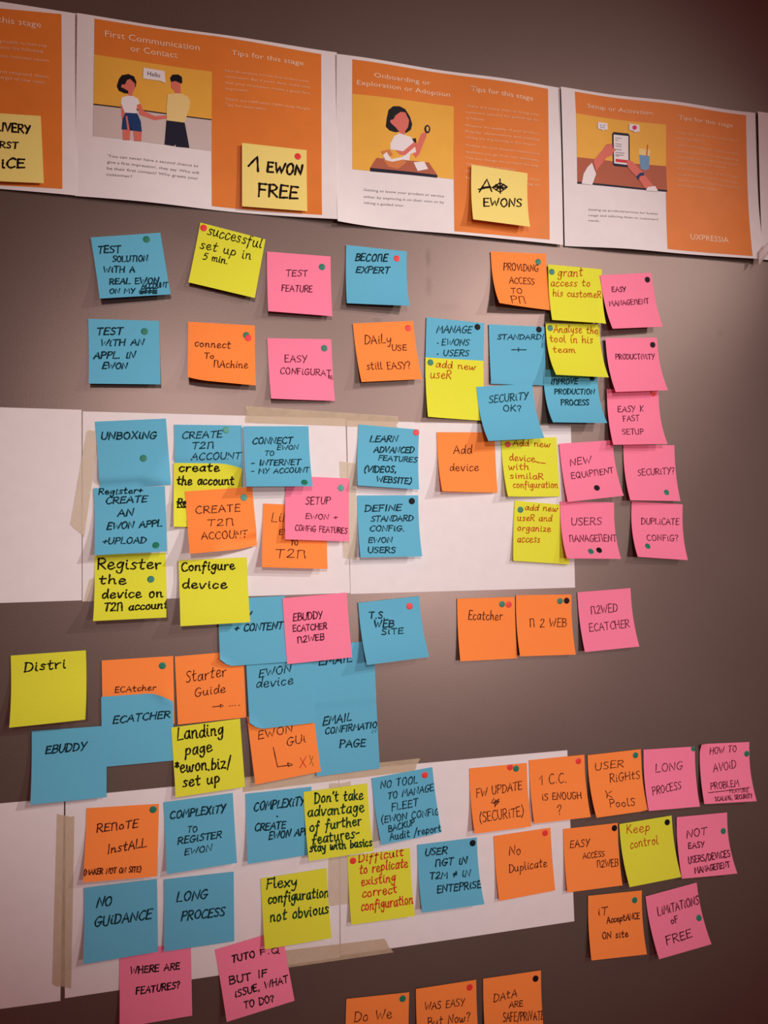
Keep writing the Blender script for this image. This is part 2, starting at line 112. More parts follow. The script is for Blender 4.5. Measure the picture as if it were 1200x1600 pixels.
    ('p', (0.55005, 0.12237, 0.00225, 6.84, 4.93, 0.0018), 'm', 'pink sticky note reading "security?" with a green dot', [('SECURiTY?', 0.249, 0.543, 0.972, 0.501, 0.109)], [], [(0.753, 0.843, 'g')], [], 'security'),
    ('p', (0.52679, 0.19412, 0.00647, 6.06, 8.41, 0.0042), 'm', 'pink sticky note reading "easy & fast setup"', [('EASY &', 0.193, 0.4, 0.683, 0.371, 0.103), ('FAST', 0.272, 0.561, 0.578, 0.549, 0.106), ('SETUP', 0.214, 0.805, 0.612, 0.8, 0.1)], [], [(0.892, 0.051, 'r')], [], 'easyfast'),
    ('p', (0.52616, 0.2609, 0.06021, 7.52, 7.69, 0.005), 'm', 'pink sticky note reading "productivity" with a black dot', [('PRODUCTiViTY', 0.156, 0.374, 0.909, 0.381, 0.094)], [], [(0.905, 0.128, 'k')], [], 'product'),
    ('b', (-0.10288, 0.13726, 0.07041, 3.85, 3.24, 0.0018), 'k', 'blue sticky note reading "unboxing" with a green dot below the word', [('UNBOXiNG', 0.064, 0.265, 0.834, 0.291, 0.102)], [], [(0.636, 0.579, 'g')], [], 'unbox'),
    ('y', (-0.10373, -0.01063, 0.01437, 11.1, 11.05, 0.0018), 'f', 'yellow sticky note starting "register the device on" with a green dot', [('Register', 0.041, 0.203, 0.927, 0.235, 0.152), ('the', 0.064, 0.42, 0.429, 0.443, 0.127), ('device on', 0.104, 0.64, 0.944, 0.658, 0.135), ('T2^ account', 0.141, 0.849, 1.015, 0.845, 0.124)], [], [(0.782, 0.385, 'g')], [], 'regdev'),
    ('b', (-0.10444, 0.06318, 0.03411, 6.53, 7.57, 0.0026), 'k', 'blue sticky note starting "register + create an" below the unboxing note', [('Register+', 0.067, 0.097, 0.674, 0.095, 0.085), ('CREATE', 0.16, 0.237, 0.731, 0.225, 0.093), ('AN', 0.32, 0.428, 0.532, 0.428, 0.103), ('EWON APPL', 0.168, 0.621, 0.934, 0.598, 0.1), ('+UPLOAD', 0.107, 0.836, 0.705, 0.847, 0.093)], [], [(0.846, 0.894, 'g')], [], 'regcreate'),
    ('b', (-0.01827, 0.13583, 0.01025, 5.33, 6.59, 0.0018), 'b', 'blue sticky note starting "create" above a yellow note, pale green dot', [('CREATE', 0.117, 0.213, 0.697, 0.184, 0.1), ('T2^', 0.255, 0.37, 0.572, 0.353, 0.097), ('ACCOUNT', 0.242, 0.536, 0.965, 0.518, 0.103)], [], [(0.765, 0.074, 'h')], [], 'createacc'),
    ('y', (-0.01879, 0.09204, -0.00096, 9.09, 6.8, 0.0026), 'f', 'yellow sticky note reading "create the account" behind an orange note', [('create', 0.076, 0.128, 0.666, 0.116, 0.122), ('the account', 0.045, 0.328, 0.879, 0.323, 0.127), ('Re', 0.055, 0.658, 0.19, 0.658, 0.114)], [[(0.049, 0.59), (0.2, 0.607)], [(0.055, 0.624), (0.2, 0.571)], [(0.055, 0.677), (0.19, 0.672)]], [], [], 'createthe'),
    ('o', (-0.00664, 0.05963, 0.07224, 11.14, 11.12, 0.0034), 't', 'orange sticky note starting "create" with curled corner, over a yellow note', [('CREATE', 0.134, 0.344, 0.788, 0.357, 0.109), ('T2^', 0.292, 0.55, 0.672, 0.576, 0.104), ('ACCOUNT', 0.188, 0.763, 0.858, 0.794, 0.125)], [], [(0.861, 0.153, 'h')], [], 'createt2'),
    ('o', (0.08184, 0.04589, -0.04741, 7.41, 7.2, 0.0018), 't', 'orange sticky note mostly hidden under the pink setup note', [('LiNK', 0.13, 0.278, 0.536, 0.262, 0.143), ('EWON', 0.257, 0.472, 0.59, 0.459, 0.087), ('TO', 0.431, 0.631, 0.547, 0.627, 0.081), ('T2^', 0.212, 0.836, 0.664, 0.829, 0.129)], [], [], [], 'linkto'),
    ('p', (0.10813, 0.07841, -0.03697, 5.58, 3.86, 0.0026), 'm', 'pink sticky note starting "setup" lying over an orange note', [('SETUP', 0.317, 0.433, 0.698, 0.414, 0.113), ('EWON +', 0.318, 0.66, 0.816, 0.658, 0.081), ('CONFiG FEATURES', 0.156, 0.851, 0.971, 0.875, 0.092)], [], [(0.871, 0.156, 'h')], [], 'setup'),
    ('b', (0.05933, 0.13529, 0.02281, 10.35, 9.22, 0.0042), 'k', 'blue sticky note starting "connect to" with a green dot at its lower corner', [('CONNECT', 0.127, 0.273, 0.734, 0.269, 0.094), ('EWON', 0.5, 0.369, 0.821, 0.361, 0.071), ('TO', 0.308, 0.457, 0.447, 0.458, 0.072), ('- INTERNET', 0.094, 0.62, 0.837, 0.615, 0.09), ('- MY ACCOUNT', 0.086, 0.758, 0.963, 0.745, 0.083)], [], [(0.879, 0.926, 'g')], [], 'connect'),
    ('b', (0.19623, 0.14084, -0.06139, 5.69, 5.7, 0.0018), 'k', 'blue sticky note reading "learn advanced features" with a red dot', [('LEARN', 0.197, 0.266, 0.642, 0.223, 0.097), ('ADVANCED', 0.267, 0.429, 0.921, 0.384, 0.094), ('FEATURES', 0.342, 0.547, 0.976, 0.539, 0.079), ('(VIDEOS,', 0.108, 0.768, 0.629, 0.73, 0.102), ('WEBSITE)', 0.304, 0.911, 0.868, 0.912, 0.099)], [], [(0.952, 0.051, 'r')], [], 'learn'),
    ('b', (0.19355, 0.0553, 0.00245, 6.74, 6.3, 0.0018), 'k', 'blue sticky note starting "define standard config." with a black dot', [('DEFINE', 0.117, 0.255, 0.706, 0.246, 0.097), ('STANDARD', 0.21, 0.416, 0.898, 0.41, 0.087), ('CONFiG.', 0.186, 0.57, 0.742, 0.572, 0.088), ('EWON', 0.147, 0.759, 0.53, 0.757, 0.084), ('USERS', 0.127, 0.923, 0.565, 0.931, 0.091)], [], [(0.892, 0.093, 'k')], [], 'define'),
    ('y', (-0.18857, -0.11719, 0.02855, 8.01, 11.01, 0.0018), 'c2', 'yellow sticky note reading "Distri" at the left edge', [('Distri', 0.177, 0.239, 0.722, 0.228, 0.127)], [], [], [], 'distri'),
    ('o', (-0.09618, -0.12691, 0.01626, 3.5, 3.5, 0.0018), 't', 'orange sticky note with green dot, lower half under a blue note, left of centre', [('ECAtcher', 0.176, 0.473, 0.749, 0.479, 0.081)], [], [(0.846, 0.132, 'g')], [], 'oecatch'),
    ('b', (-0.09673, -0.16656, 0.01641, 0.59, 0.59, 0.0026), 'k', 'plain blue sticky note below and overlapping an orange note, left side', [('ECATCHER', 0.158, 0.391, 0.947, 0.371, 0.099)], [], [], [], 'becatch'),
    ('b', (-0.16714, -0.1987, 0.00785, 4.93, 2.9, 0.0034), 'k', 'blue sticky note straddling the top edge of the lower left white sheet', [('EBUDDY', 0.181, 0.33, 0.713, 0.319, 0.105)], [], [], [], 'ebuddy'),
    ('y', (-0.02251, -0.20485, 0.06328, 3.69, 3.37, 0.0034), 'f', 'yellow sticky note starting "landing page" in thick black pen', [('Landing', 0.079, 0.197, 0.74, 0.202, 0.186), ('page', 0.173, 0.433, 0.556, 0.425, 0.155), ('*ewon.biz/', 0.011, 0.657, 0.822, 0.699, 0.164), ('set up', 0.111, 0.875, 0.635, 0.883, 0.145)], [], [], [], 'landing'),
    ('o', (-0.01839, -0.12628, 0.04067, 0.71, 0.6, 0.0018), 't', 'orange sticky note reading "starter guide" with an arrow', [('Starter', 0.142, 0.399, 0.732, 0.359, 0.159), ('Guide', 0.265, 0.618, 0.706, 0.596, 0.119)], [[(0.514, 0.793), (0.626, 0.791)], [(0.627, 0.768), (0.668, 0.795), (0.625, 0.816), (0.627, 0.768)], [(0.758, 0.804), (0.764, 0.805)], [(0.795, 0.805), (0.801, 0.806)], [(0.838, 0.807), (0.843, 0.807)], [(0.9, 0.81), (0.906, 0.811)]], [], [], 'starter'),
    ('b', (0.13557, -0.12088, 0.02704, 0.83, 0.8, 0.0018), 'k', 'blue sticky note reading only "email", its top covered by a pink note', [('EMAIL', 0.117, 0.314, 0.632, 0.297, 0.112)], [], [], [], 'email'),
    ('b', (0.13761, -0.19617, 0.03795, 1.67, 0.83, 0.0026), 'k', 'blue sticky note reading "email confirmation page"', [('EMAIL', 0.138, 0.246, 0.583, 0.214, 0.123), ('CONFIRMATIO', 0.167, 0.381, 0.983, 0.366, 0.094), ('N', 0.905, 0.447, 0.97, 0.439, 0.053), ('PAGE', 0.38, 0.609, 0.783, 0.64, 0.111)], [], [], [], 'emailconf'),
    ('o', (0.06121, -0.19865, 0.10863, 4.16, 3.13, 0.0034), 't', 'orange sticky note with an arrow pointing to a red cross', [('EWON', 0.127, 0.362, 0.649, 0.341, 0.113), ('GUi', 0.536, 0.534, 0.833, 0.525, 0.113)], [[(0.334, 0.52), (0.36, 0.808), (0.528, 0.817)], [(0.518, 0.781), (0.592, 0.818), (0.52, 0.832), (0.518, 0.781)]], [], [('R', [[(0.715, 0.738), (0.782, 0.893)], [(0.81, 0.736), (0.689, 0.884)]]), ('O', [[(0.859, 0.731), (0.895, 0.894)], [(0.915, 0.755), (0.845, 0.865)]])], 'ewongui'),
    ('b', (0.06066, -0.13703, 0.04451, 2.03, 1.63, 0.0042), 'b', 'blue sticky note with lower-case word "device" and a rounded curled corner', [('EWON', 0.178, 0.236, 0.66, 0.197, 0.11), ('device', 0.127, 0.384, 0.679, 0.388, 0.127)], [], [], [], 'ewondev'),
    ('b', (0.02924, -0.06389, 0.02943, 0.6, 1.79, 0.005), 'k', 'blue sticky note reading "+ content" between a yellow and a pink note', [('+ CONTENT', 0.23, 0.493, 0.944, 0.499, 0.104)], [[(0.471, 0.25), (0.501, 0.209)]], [], [], 'content'),
    ('p', (0.10263, -0.06437, 0.05722, 1.78, 3.23, 0.0058), 'm2', 'pink sticky note with three lines touching the bottom edge of the middle sheet', [('EBUDDY', 0.139, 0.363, 0.594, 0.361, 0.111), ('ECATCHER', 0.128, 0.522, 0.647, 0.528, 0.093), ('^2WEB', 0.182, 0.702, 0.592, 0.685, 0.093)], [], [], [], 'pebuddy'),
    ('y', (-0.0138, -0.01834, 0.02791, 9.67, 8.69, 0.0058), 'f', 'yellow sticky note reading "configure device"', [('Configure', 0.042, 0.158, 0.809, 0.175, 0.129), ('device', 0.041, 0.414, 0.681, 0.45, 0.125)], [], [], [], 'config'),
    ('b', (0.19278, -0.07279, 0.0741, 11.07, 11.09, 0.0026), 'k', 'blue sticky note reading "T.S. web site" with a red dot', [('T.S.', 0.152, 0.265, 0.408, 0.287, 0.096), ('WEB', 0.214, 0.416, 0.53, 0.437, 0.107), ('SiTE', 0.321, 0.535, 0.669, 0.555, 0.084)], [], [(0.827, 0.142, 'r')], [], 'tsweb'),
    ('o', (0.3173, -0.07178, -0.00207, 4.16, 2.57, 0.0018), 't', 'orange sticky note with a green and a red dot side by side, one word below', [('Ecatcher', 0.185, 0.344, 0.774, 0.376, 0.142)], [], [(0.775, 0.112, 'g'), (0.892, 0.121, 'r')], [], 'ecatch2'),
    ('o', (0.39509, -0.06986, -0.01638, 5.99, 5.22, 0.0018), 't', 'orange sticky note with a green and a black dot side by side', [('^ 2 WEB', 0.226, 0.532, 0.887, 0.535, 0.139)], [], [(0.789, 0.107, 'g'), (0.911, 0.103, 'k')], [], 'm2web'),
    ('p', (0.47944, -0.06863, 0.04335, 5.18, 6.19, 0.0018), 'm', 'pink sticky note right of the two orange notes below the middle sheet, no dots', [('^2WED', 0.218, 0.393, 0.722, 0.379, 0.136), ('ECATCHER', 0.156, 0.674, 0.902, 0.657, 0.129)], [], [], [], 'm2wed'),
    ('p', (-0.07823, -0.44448, 0.01532, 4.91, 4.77, 0.0018), 'k2', 'pink sticky note reading "where are features?" at the bottom', [('WHERE ARE', 0.152, 0.325, 0.833, 0.361, 0.092), ('FEATURES?', 0.224, 0.611, 0.829, 0.615, 0.088)], [], [], [], 'where'),
    ('p', (0.02387, -0.45537, 0.16386, 7.25, 8.82, 0.0018), 'k2', 'tilted pink sticky note ending "but if issue, what to do?"', [('TUTO', 0.208, 0.258, 0.549, 0.276, 0.098), ('F.Q', 0.632, 0.269, 0.903, 0.321, 0.079), ('BUT IF', 0.122, 0.537, 0.674, 0.581, 0.096), ('iSSUE, WHAT', 0.172, 0.729, 0.959, 0.738, 0.088), ('TO DO?', 0.275, 0.898, 0.708, 0.931, 0.086)], [], [], [], 'tuto'),
    ('o', (-0.11185, -0.28602, -0.02928, 6.17, 5.2, 0.0018), 'm2', 'deep orange sticky note starting "remote install" with a green dot', [('RE^oTE', 0.153, 0.348, 0.709, 0.314, 0.109), ('InstALL', 0.312, 0.648, 0.839, 0.59, 0.118), ('(MAKER NOT ON SITE)', 0.006, 0.901, 0.777, 0.92, 0.07)], [], [(0.919, 0.077, 'g')], [], 'remote'),
    ('b', (-0.03118, -0.28709, 0.04865, 6.26, 4.93, 0.0018), 'k', 'blue sticky note starting "complexity to register"', [('COMPLEXiTY', 0.082, 0.252, 0.871, 0.267, 0.108), ('TO', 0.319, 0.477, 0.454, 0.486, 0.079), ('REGiSTER', 0.174, 0.621, 0.796, 0.619, 0.091), ('EWON', 0.261, 0.783, 0.646, 0.773, 0.081)], [], [], [], 'compreg'),
    ('b', (-0.11427, -0.37079, 0.01237, 6.95, 3.61, 0.0026), 'k', 'blue sticky note reading "no guidance"', [('NO', 0.165, 0.293, 0.368, 0.287, 0.129), ('GUiDANCE', 0.136, 0.549, 0.91, 0.54, 0.125)], [], [], [], 'noguid'),
    ('b', (-0.0308, -0.37132, 0.00021, 2.77, 1.18, 0.0026), 'k', 'blue sticky note reading "long process"', [('LONG', 0.178, 0.339, 0.604, 0.337, 0.133), ('PROCESS', 0.236, 0.608, 0.857, 0.618, 0.118)], [], [], [], 'longp'),
    ('b', (0.05881, -0.28574, 0.01831, 5.4, 2.15, 0.0018), 'k', 'blue sticky note starting "complexity create" partly under a yellow note', [('COMPLEXiTY', 0.12, 0.266, 0.878, 0.259, 0.12), ('CREATE', 0.123, 0.559, 0.58, 0.57, 0.101), ('EWON APPL', 0.328, 0.703, 0.992, 0.698, 0.101)], [[(0.462, 0.382), (0.47, 0.388)]], [], [], 'compcre'),
    ('y', (0.17657, -0.36868, 0.0219, 4.17, 6.05, 0.0018), 'r2', 'yellow sticky note reading "difficult to replicate existing correct configuration" in red', [('Difficult', 0.17, 0.112, 0.885, 0.105, 0.129), ('to replicate', 0.177, 0.295, 0.949, 0.289, 0.139), ('existing', 0.199, 0.467, 0.738, 0.473, 0.13), ('correct', 0.202, 0.639, 0.747, 0.64, 0.126), ('configuration', 0.173, 0.83, 0.987, 0.829, 0.138)], [], [(0.082, 0.076, 'r')], [], 'difficult'),
    ('y', (0.12529, -0.28934, 0.04321, 7.57, 7.88, 0.0026), 'g', 'yellow sticky note starting "Don\'t take advantage" in dark green pen', [("Don't take", 0.164, 0.188, 0.912, 0.235, 0.147), ('advantage', 0.044, 0.373, 0.917, 0.42, 0.15), ('of further', 0.059, 0.591, 0.859, 0.606, 0.141), ('features-', 0.076, 0.775, 0.803, 0.775, 0.133), ('stay with basics', 0.031, 0.877, 0.984, 0.921, 0.113)], [], [], [], 'donttake'),
    ('b', (0.20642, -0.28078, 0.09208, 9.24, 5.84, 0.0018), 'b', 'blue sticky note starting "no tool to manage fleet" with a red dot', [('NO TOOL', 0.129, 0.179, 0.726, 0.204, 0.109), ('TO MANAGE', 0.223, 0.366, 0.978, 0.367, 0.101), ('FLEET', 0.258, 0.549, 0.693, 0.544, 0.103), ('(EWON CONFiG', 0.07, 0.691, 1.012, 0.735, 0.096), ('BACKUP', 0.153, 0.835, 0.584, 0.813, 0.085), ('Audit /report', 0.149, 0.956, 0.991, 0.981, 0.104)], [], [(0.863, 0.1, 'r')], [], 'notool'),
    ('y', (0.07545, -0.3824, 0.04166, 4.7, 5.76, 0.0026), 'g', 'yellow sticky note ending "configuration not obvious" in dark green pen', [('Flexy', 0.081, 0.163, 0.531, 0.19, 0.146), ('configuration', 0.09, 0.386, 1.008, 0.427, 0.147), ('not obvious', 0.105, 0.646, 0.989, 0.655, 0.142)], [], [], [], 'flexy'),
    ('b', (0.26159, -0.36424, 0.01381, 6.83, 9.75, 0.0018), 'k', 'blue sticky note starting "user" with a not-equal sign and black dot', [('USER', 0.123, 0.182, 0.482, 0.195, 0.102), ('^GT iN', 0.279, 0.364, 0.806, 0.386, 0.103), ('T2M = iN', 0.178, 0.547, 0.843, 0.574, 0.095), ('ENTEPRiSE', 0.276, 0.752, 1.001, 0.754, 0.097)], [], [(0.924, 0.08, 'k')], [], 'usermgt'),
    ('o', (0.32933, -0.27919, 0.00828, 6.63, 4.23, 0.0018), 'm', 'orange sticky note reading "FW update (security)" with red and green dots', [('FW UPDATE', 0.101, 0.464, 0.894, 0.417, 0.13), ('(SECURiTE)', 0.114, 0.842, 0.88, 0.821, 0.143)], [[(0.398, 0.509), (0.341, 0.572), (0.484, 0.563)], [(0.422, 0.534), (0.398, 0.646), (0.488, 0.518), (0.378, 0.587)], [(0.412, 0.556), (0.478, 0.574), (0.414, 0.613)]], [(0.7, 0.042, 'r'), (0.804, 0.073, 'g')], [], 'fwup'),
    ('o', (0.40817, -0.27551, 0.01435, 4.68, 5.33, 0.0018), 'm', 'orange sticky note reading "1 C.C. is enough?" with a red dot', [('1 C.C.', 0.161, 0.414, 0.649, 0.414, 0.157), ('iS ENOUGH', 0.189, 0.659, 0.886, 0.698, 0.107), ('?', 0.427, 0.914, 0.499, 0.898, 0.145)], [], [(0.885, 0.096, 'r')], [], 'onecc'),
    ('o', (0.35929, -0.36389, 0.0362, 3.79, 2.0, 0.0018), 't', 'orange sticky note reading "No duplicate" with a red dot', [('No', 0.252, 0.338, 0.453, 0.35, 0.141), ('Duplicate', 0.228, 0.607, 0.889, 0.607, 0.125)], [], [(0.897, 0.071, 'r')], [], 'nodup'),
    ('o', (0.48843, -0.27554, 0.02455, 8.26, 5.96, 0.0018), 't', 'orange sticky note reading "user rights & pools" with a green dot', [('USER', 0.127, 0.263, 0.654, 0.26, 0.116), ('RiGHtS', 0.378, 0.489, 0.943, 0.479, 0.13), ('&', 0.257, 0.719, 0.381, 0.727, 0.114), ('PoolS', 0.294, 0.87, 0.764, 0.896, 0.119)], [], [(0.894, 0.091, 'g')], [], 'rights'),
    ('p', (0.5683, -0.27459, -0.02092, 5.51, 4.68, 0.0018), 'm', 'pink sticky note reading "long process" with a green dot at its corner', [('LONG', 0.224, 0.397, 0.75, 0.368, 0.135), ('PROCESS', 0.125, 0.754, 0.681, 0.691, 0.124)], [], [(0.974, 0.03, 'g')], [], 'plong'),
    ('p', (0.65181, -0.27363, -0.03761, 5.02, 7.23, 0.0018), 'm', 'pink sticky note reading "how to avoid problem" with an underline', [('HOW TO', 0.196, 0.186, 0.735, 0.156, 0.11), ('AVOiD', 0.258, 0.486, 0.715, 0.432, 0.136), ('PROBLEM', 0.166, 0.773, 0.725, 0.74, 0.109), ('FEATURE', 0.517, 0.846, 0.89, 0.843, 0.057), ('SCALiNG, SECURiTY', 0.213, 0.961, 0.938, 0.939, 0.068)], [[(0.114, 0.82), (0.522, 0.798), (0.927, 0.769)]], [(0.944, 0.203, 'g')], [], 'howto'),
    ('o', (0.45266, -0.36452, 0.00214, 3.61, 3.91, 0.0018), 'm', 'orange sticky note starting "easy access" with a black dot', [('EASY', 0.112, 0.316, 0.464, 0.325, 0.114), ('ACCESS', 0.332, 0.514, 0.726, 0.516, 0.089), ('^2WEB', 0.574, 0.68, 0.962, 0.694, 0.11)], [], [(0.936, 0.079, 'k')], [], 'easyacc'),
    ('p', (0.61427, -0.36532, -0.01449, 4.75, 9.23, 0.0018), 'm2', 'pink sticky note reading "not easy users/devices management"', [('NOT', 0.183, 0.367, 0.572, 0.341, 0.123), ('EASY', 0.199, 0.54, 0.506, 0.537, 0.09), ('USERS/DEViCES', 0.162, 0.776, 0.963, 0.728, 0.104), ('MANAGE^ENT', 0.248, 0.934, 0.909, 0.891, 0.092)], [], [(0.908, 0.31, 'g')], [], 'noteasy'),
    ('y', (0.53094, -0.36609, 0.04741, 7.65, 6.07, 0.0018), 'r', 'yellow sticky note reading "keep control" with a black dot', [('Keep', 0.129, 0.179, 0.562, 0.199, 0.146), ('control', 0.164, 0.428, 0.692, 0.427, 0.14)], [], [(0.906, 0.101, 'k')], [], 'keep'),
    ('o', (0.48478, -0.45094, -0.02796, 4.41, 5.71, 0.0018), 'm2', 'orange sticky note reading "IT acceptance on site"', [('iT', 0.177, 0.329, 0.35, 0.33, 0.116), ('AcceptANCE', 0.336, 0.471, 0.943, 0.451, 0.1), ('ON site', 0.232, 0.701, 0.704, 0.711, 0.096)], [], [(0.863, 0.148, 'g')], [], 'itacc'),
    ('p', (0.56573, -0.46138, 0.11891, 6.73, 7.64, 0.0018), 'm2', 'tilted pink sticky note reading "limitations of free"', [('LiMiTATiONS', 0.183, 0.366, 0.98, 0.36, 0.137), ('oF', 0.388, 0.543, 0.527, 0.547, 0.096), ('FREE', 0.214, 0.83, 0.705, 0.815, 0.122)], [], [(0.921, 0.573, 'g')], [], 'limit'),
    ('o', (0.17313, -0.53173, -0.04641, 3.5, 3.5, 0.0018), 'm', 'orange sticky note reading "Do we" cut by the bottom edge', [('Do We', 0.135, 0.358, 0.726, 0.358, 0.143)], [], [(0.896, 0.086, 'g')], [], 'dowe'),
    ('o', (0.2573, -0.53275, -0.00072, 3.5, 3.5, 0.0018), 'm', 'orange sticky note reading "was easy but now?" cut by the bottom edge', [('WAS EASY', 0.136, 0.347, 0.794, 0.368, 0.112), ('But Now?', 0.181, 0.592, 0.876, 0.607, 0.13)], [], [(0.888, 0.101, 'r')], [], 'waseasy'),
    ('o', (0.3423, -0.53301, -0.00881, 3.5, 3.5, 0.0018), 'm', 'orange sticky note reading "data are safe/private" cut by the bottom edge', [('DAtA', 0.173, 0.385, 0.57, 0.354, 0.12), ('ARE', 0.434, 0.511, 0.67, 0.509, 0.09), ('SAFE/PRiVATE', 0.317, 0.699, 1.018, 0.756, 0.131)], [], [(0.904, 0.118, 'k')], [], 'data'),
    ('l', (-0.23514, 0.4711, 0.04697, 0.6, 0.71, 0.0065), 'x', 'pale yellow sticky note cut by the left edge, on the leftmost poster', [('DELIVERY', 0.212, 0.248, 0.847, 0.271, 0.12), ('FIRST', 0.312, 0.503, 0.67, 0.503, 0.093), ('iCE', 0.443, 0.797, 0.746, 0.786, 0.133)], [], [], [], 'delivery'),
    ('l', (0.06004, 0.46851, -0.00659, 0.6, 2.06, 0.0065), 'x', 'pale yellow sticky note ending "free" with a red dot, on an orange poster', [('EWON', 0.386, 0.417, 0.919, 0.408, 0.167), ('FREE', 0.251, 0.811, 0.847, 0.808, 0.199)], [[(0.1, 0.353), (0.233, 0.191), (0.243, 0.422)]], [(0.862, 0.118, 'r')], [], 'free'),
    ('l', (0.34457, 0.47181, -0.04384, 5.57, 5.77, 0.0065), 'x2', 'pale yellow sticky note with a scribbled-out blot, curling off a poster', [('A', 0.145, 0.448, 0.36, 0.407, 0.229), ('EWONS', 0.209, 0.702, 0.884, 0.615, 0.148)], [[(0.377, 0.338), (0.51, 0.237), (0.644, 0.289), (0.509, 0.402), (0.377, 0.338)], [(0.509, 0.173), (0.515, 0.417)], [(0.394, 0.325), (0.627, 0.302)], [(0.437, 0.28), (0.577, 0.342)], [(0.437, 0.372), (0.577, 0.253)], [(0.47, 0.334), (0.56, 0.321)], [(0.129, 0.407), (0.344, 0.333)]], [], [], 'aewons'),
]
GLYPHS = '''A 66|0,0 33,100 66,0|12,36 56,38
B 56|4,0 6,100|~4,98 45,96 50,75 36,56 8,53|~8,53 52,48 56,20 35,0 2,1
C 58|~56,88 36,101 8,72 3,32 20,2 40,0 58,14
D 62|4,0 6,100|~0,99 38,94 62,60 52,20 30,2 0,0
E 52|~50,98 10,99 5,88|6,99 3,0|3,52 42,54|3,1 52,3
F 50|6,100 3,0|2,98 50,100|5,53 40,55
G 64|~58,88 36,101 8,72 3,32 20,2 42,1 56,24 58,42|34,42 66,44
H 62|4,100 3,0|58,100 58,0|3,50 58,53
I 20|10,100 9,0
J 42|~36,100 34,30 22,0 4,12
K 56|5,100 3,0|50,98 6,44|16,54 56,0
L 50|5,100 2,2 50,4
M 78|2,0 10,100 38,36 66,100 76,0
N 64|2,0 6,100 56,2 62,100
O 66|~40,99 12,84 3,45 20,3 46,3 62,42 54,86 34,99 24,94
P 54|6,100 4,0|~0,96 38,100 54,80 44,56 6,46
Q 68|~40,99 12,84 3,45 20,3 46,3 62,42 54,86 34,99 24,94|40,26 68,-12
R 58|5,100 3,0|~0,96 38,101 52,78 40,56 5,48|18,50 58,0
S 50|~50,90 30,101 8,86 14,62 38,46 46,20 26,0 2,10
T 58|0,97 58,100|30,98 27,0
U 60|~4,100 4,30 18,1 42,2 56,34 58,100
V 60|0,100 28,0 60,100
W 86|0,100 18,2 42,70 62,2 86,100
X 58|2,98 56,0|56,100 0,0
Y 58|0,100 28,50|58,100 16,-6
Z 56|4,98 54,98 2,2 56,4
^ 66|8,0 10,96|~4,92 30,101 52,94 54,60 62,0
& 58|~6,96 14,50 8,0|56,90 12,46 50,4
0 60|~34,100 8,80 5,30 26,0 52,22 54,76 34,100
1 40|0,62 32,100 32,0
2 54|~4,80 20,100 44,92 42,62 16,24 2,4|2,3 54,6
3 50|~4,92 30,100 44,82 20,56|~20,56 48,42 44,10 22,0 2,10
4 56|34,100 2,34 56,36|40,60 38,0
5 50|48,98 12,98 8,58|~8,58 36,62 48,36 32,4 2,4
6 54|~46,96 14,70 4,24 24,0 48,14 44,40 20,46 6,24
7 54|0,98 54,98 18,0
8 54|~44,84 26,100 8,84 44,26 26,0 6,20 44,74 44,84
9 54|~48,72 26,98 6,76 20,52 48,70 44,30 24,0
a 54|~46,52 24,62 4,36 8,6 30,4 46,40|~48,62 46,22 54,2
b 50|~6,100 5,40 6,2|~6,40 30,60 48,32 30,2 6,6
c 46|~44,52 24,62 4,36 8,6 26,0 46,14
d 54|~44,50 24,60 4,34 10,4 30,4 46,40|~50,104 48,40 47,18 56,2
e 50|~6,28 40,36 38,56 18,60 4,34 12,4 32,0 52,14
f 46|~44,86 32,104 22,84 16,20 8,-34|2,52 40,54
g 52|~44,52 24,62 4,38 12,12 30,16 44,46|~46,62 44,0 34,-36 10,-34 4,-18
h 54|~8,104 6,50 4,0|~6,32 28,60 42,48 44,4 54,4
i 22|~8,58 8,10 20,2|9,80 11,84
j 24|~14,58 14,-10 0,-36|15,80 17,84
k 48|~8,102 5,0|40,58 8,26|~14,32 34,6 48,2
l 24|~10,104 6,40 10,4 24,6
m 80|~4,58 6,4|~6,36 20,60 34,52 36,2|~36,36 50,60 66,52 68,4 80,4
n 56|~4,58 6,2|~6,36 26,60 42,50 44,4 56,4
o 52|~30,60 8,50 4,22 18,1 40,8 46,36 32,60 22,54
p 52|~8,60 6,0 2,-38|~6,38 28,62 48,40 38,10 8,8
q 52|~44,52 24,62 4,38 12,8 30,10 44,46|~46,62 44,0 40,-40 52,-30
r 44|~4,58 8,2|~8,34 22,56 42,56
s 44|~42,54 22,62 10,46 36,22 28,2 2,6
t 44|~20,94 16,20 24,2 40,8|0,60 42,66
u 56|~4,58 4,16 18,0 38,14 44,58|~44,58 44,14 56,2
v 50|~2,58 18,2 28,6 46,56 50,54
w 74|~2,58 6,8 20,2 34,40|~34,44 36,8 54,2 68,56 74,52
x 50|~2,56 24,26 46,2|48,60 0,0
y 52|~4,58 6,28 22,16 42,40|~48,60 42,0 28,-38 6,-34
z 48|~4,56 42,58 4,2|~4,2 20,8 48,2
( 26|~24,112 4,70 4,20 22,-16
) 26|~4,112 24,70 22,20 0,-16
? 46|~2,84 18,102 42,88 34,62 20,42 20,28|20,2 22,6
! 18|10,102 6,30|4,0 6,4
. 16|6,0 8,4
, 18|12,6 6,-16
- 36|2,42 36,46
+ 48|0,42 48,46|26,66 22,18
/ 46|0,-14 46,106
' 16|12,104 6,82
: 18|8,50 9,54|7,4 8,8
* 40|2,50 38,74|36,46 4,78|20,84 20,42
= 48|2,36 46,38|2,58 46,60|36,90 12,8'''


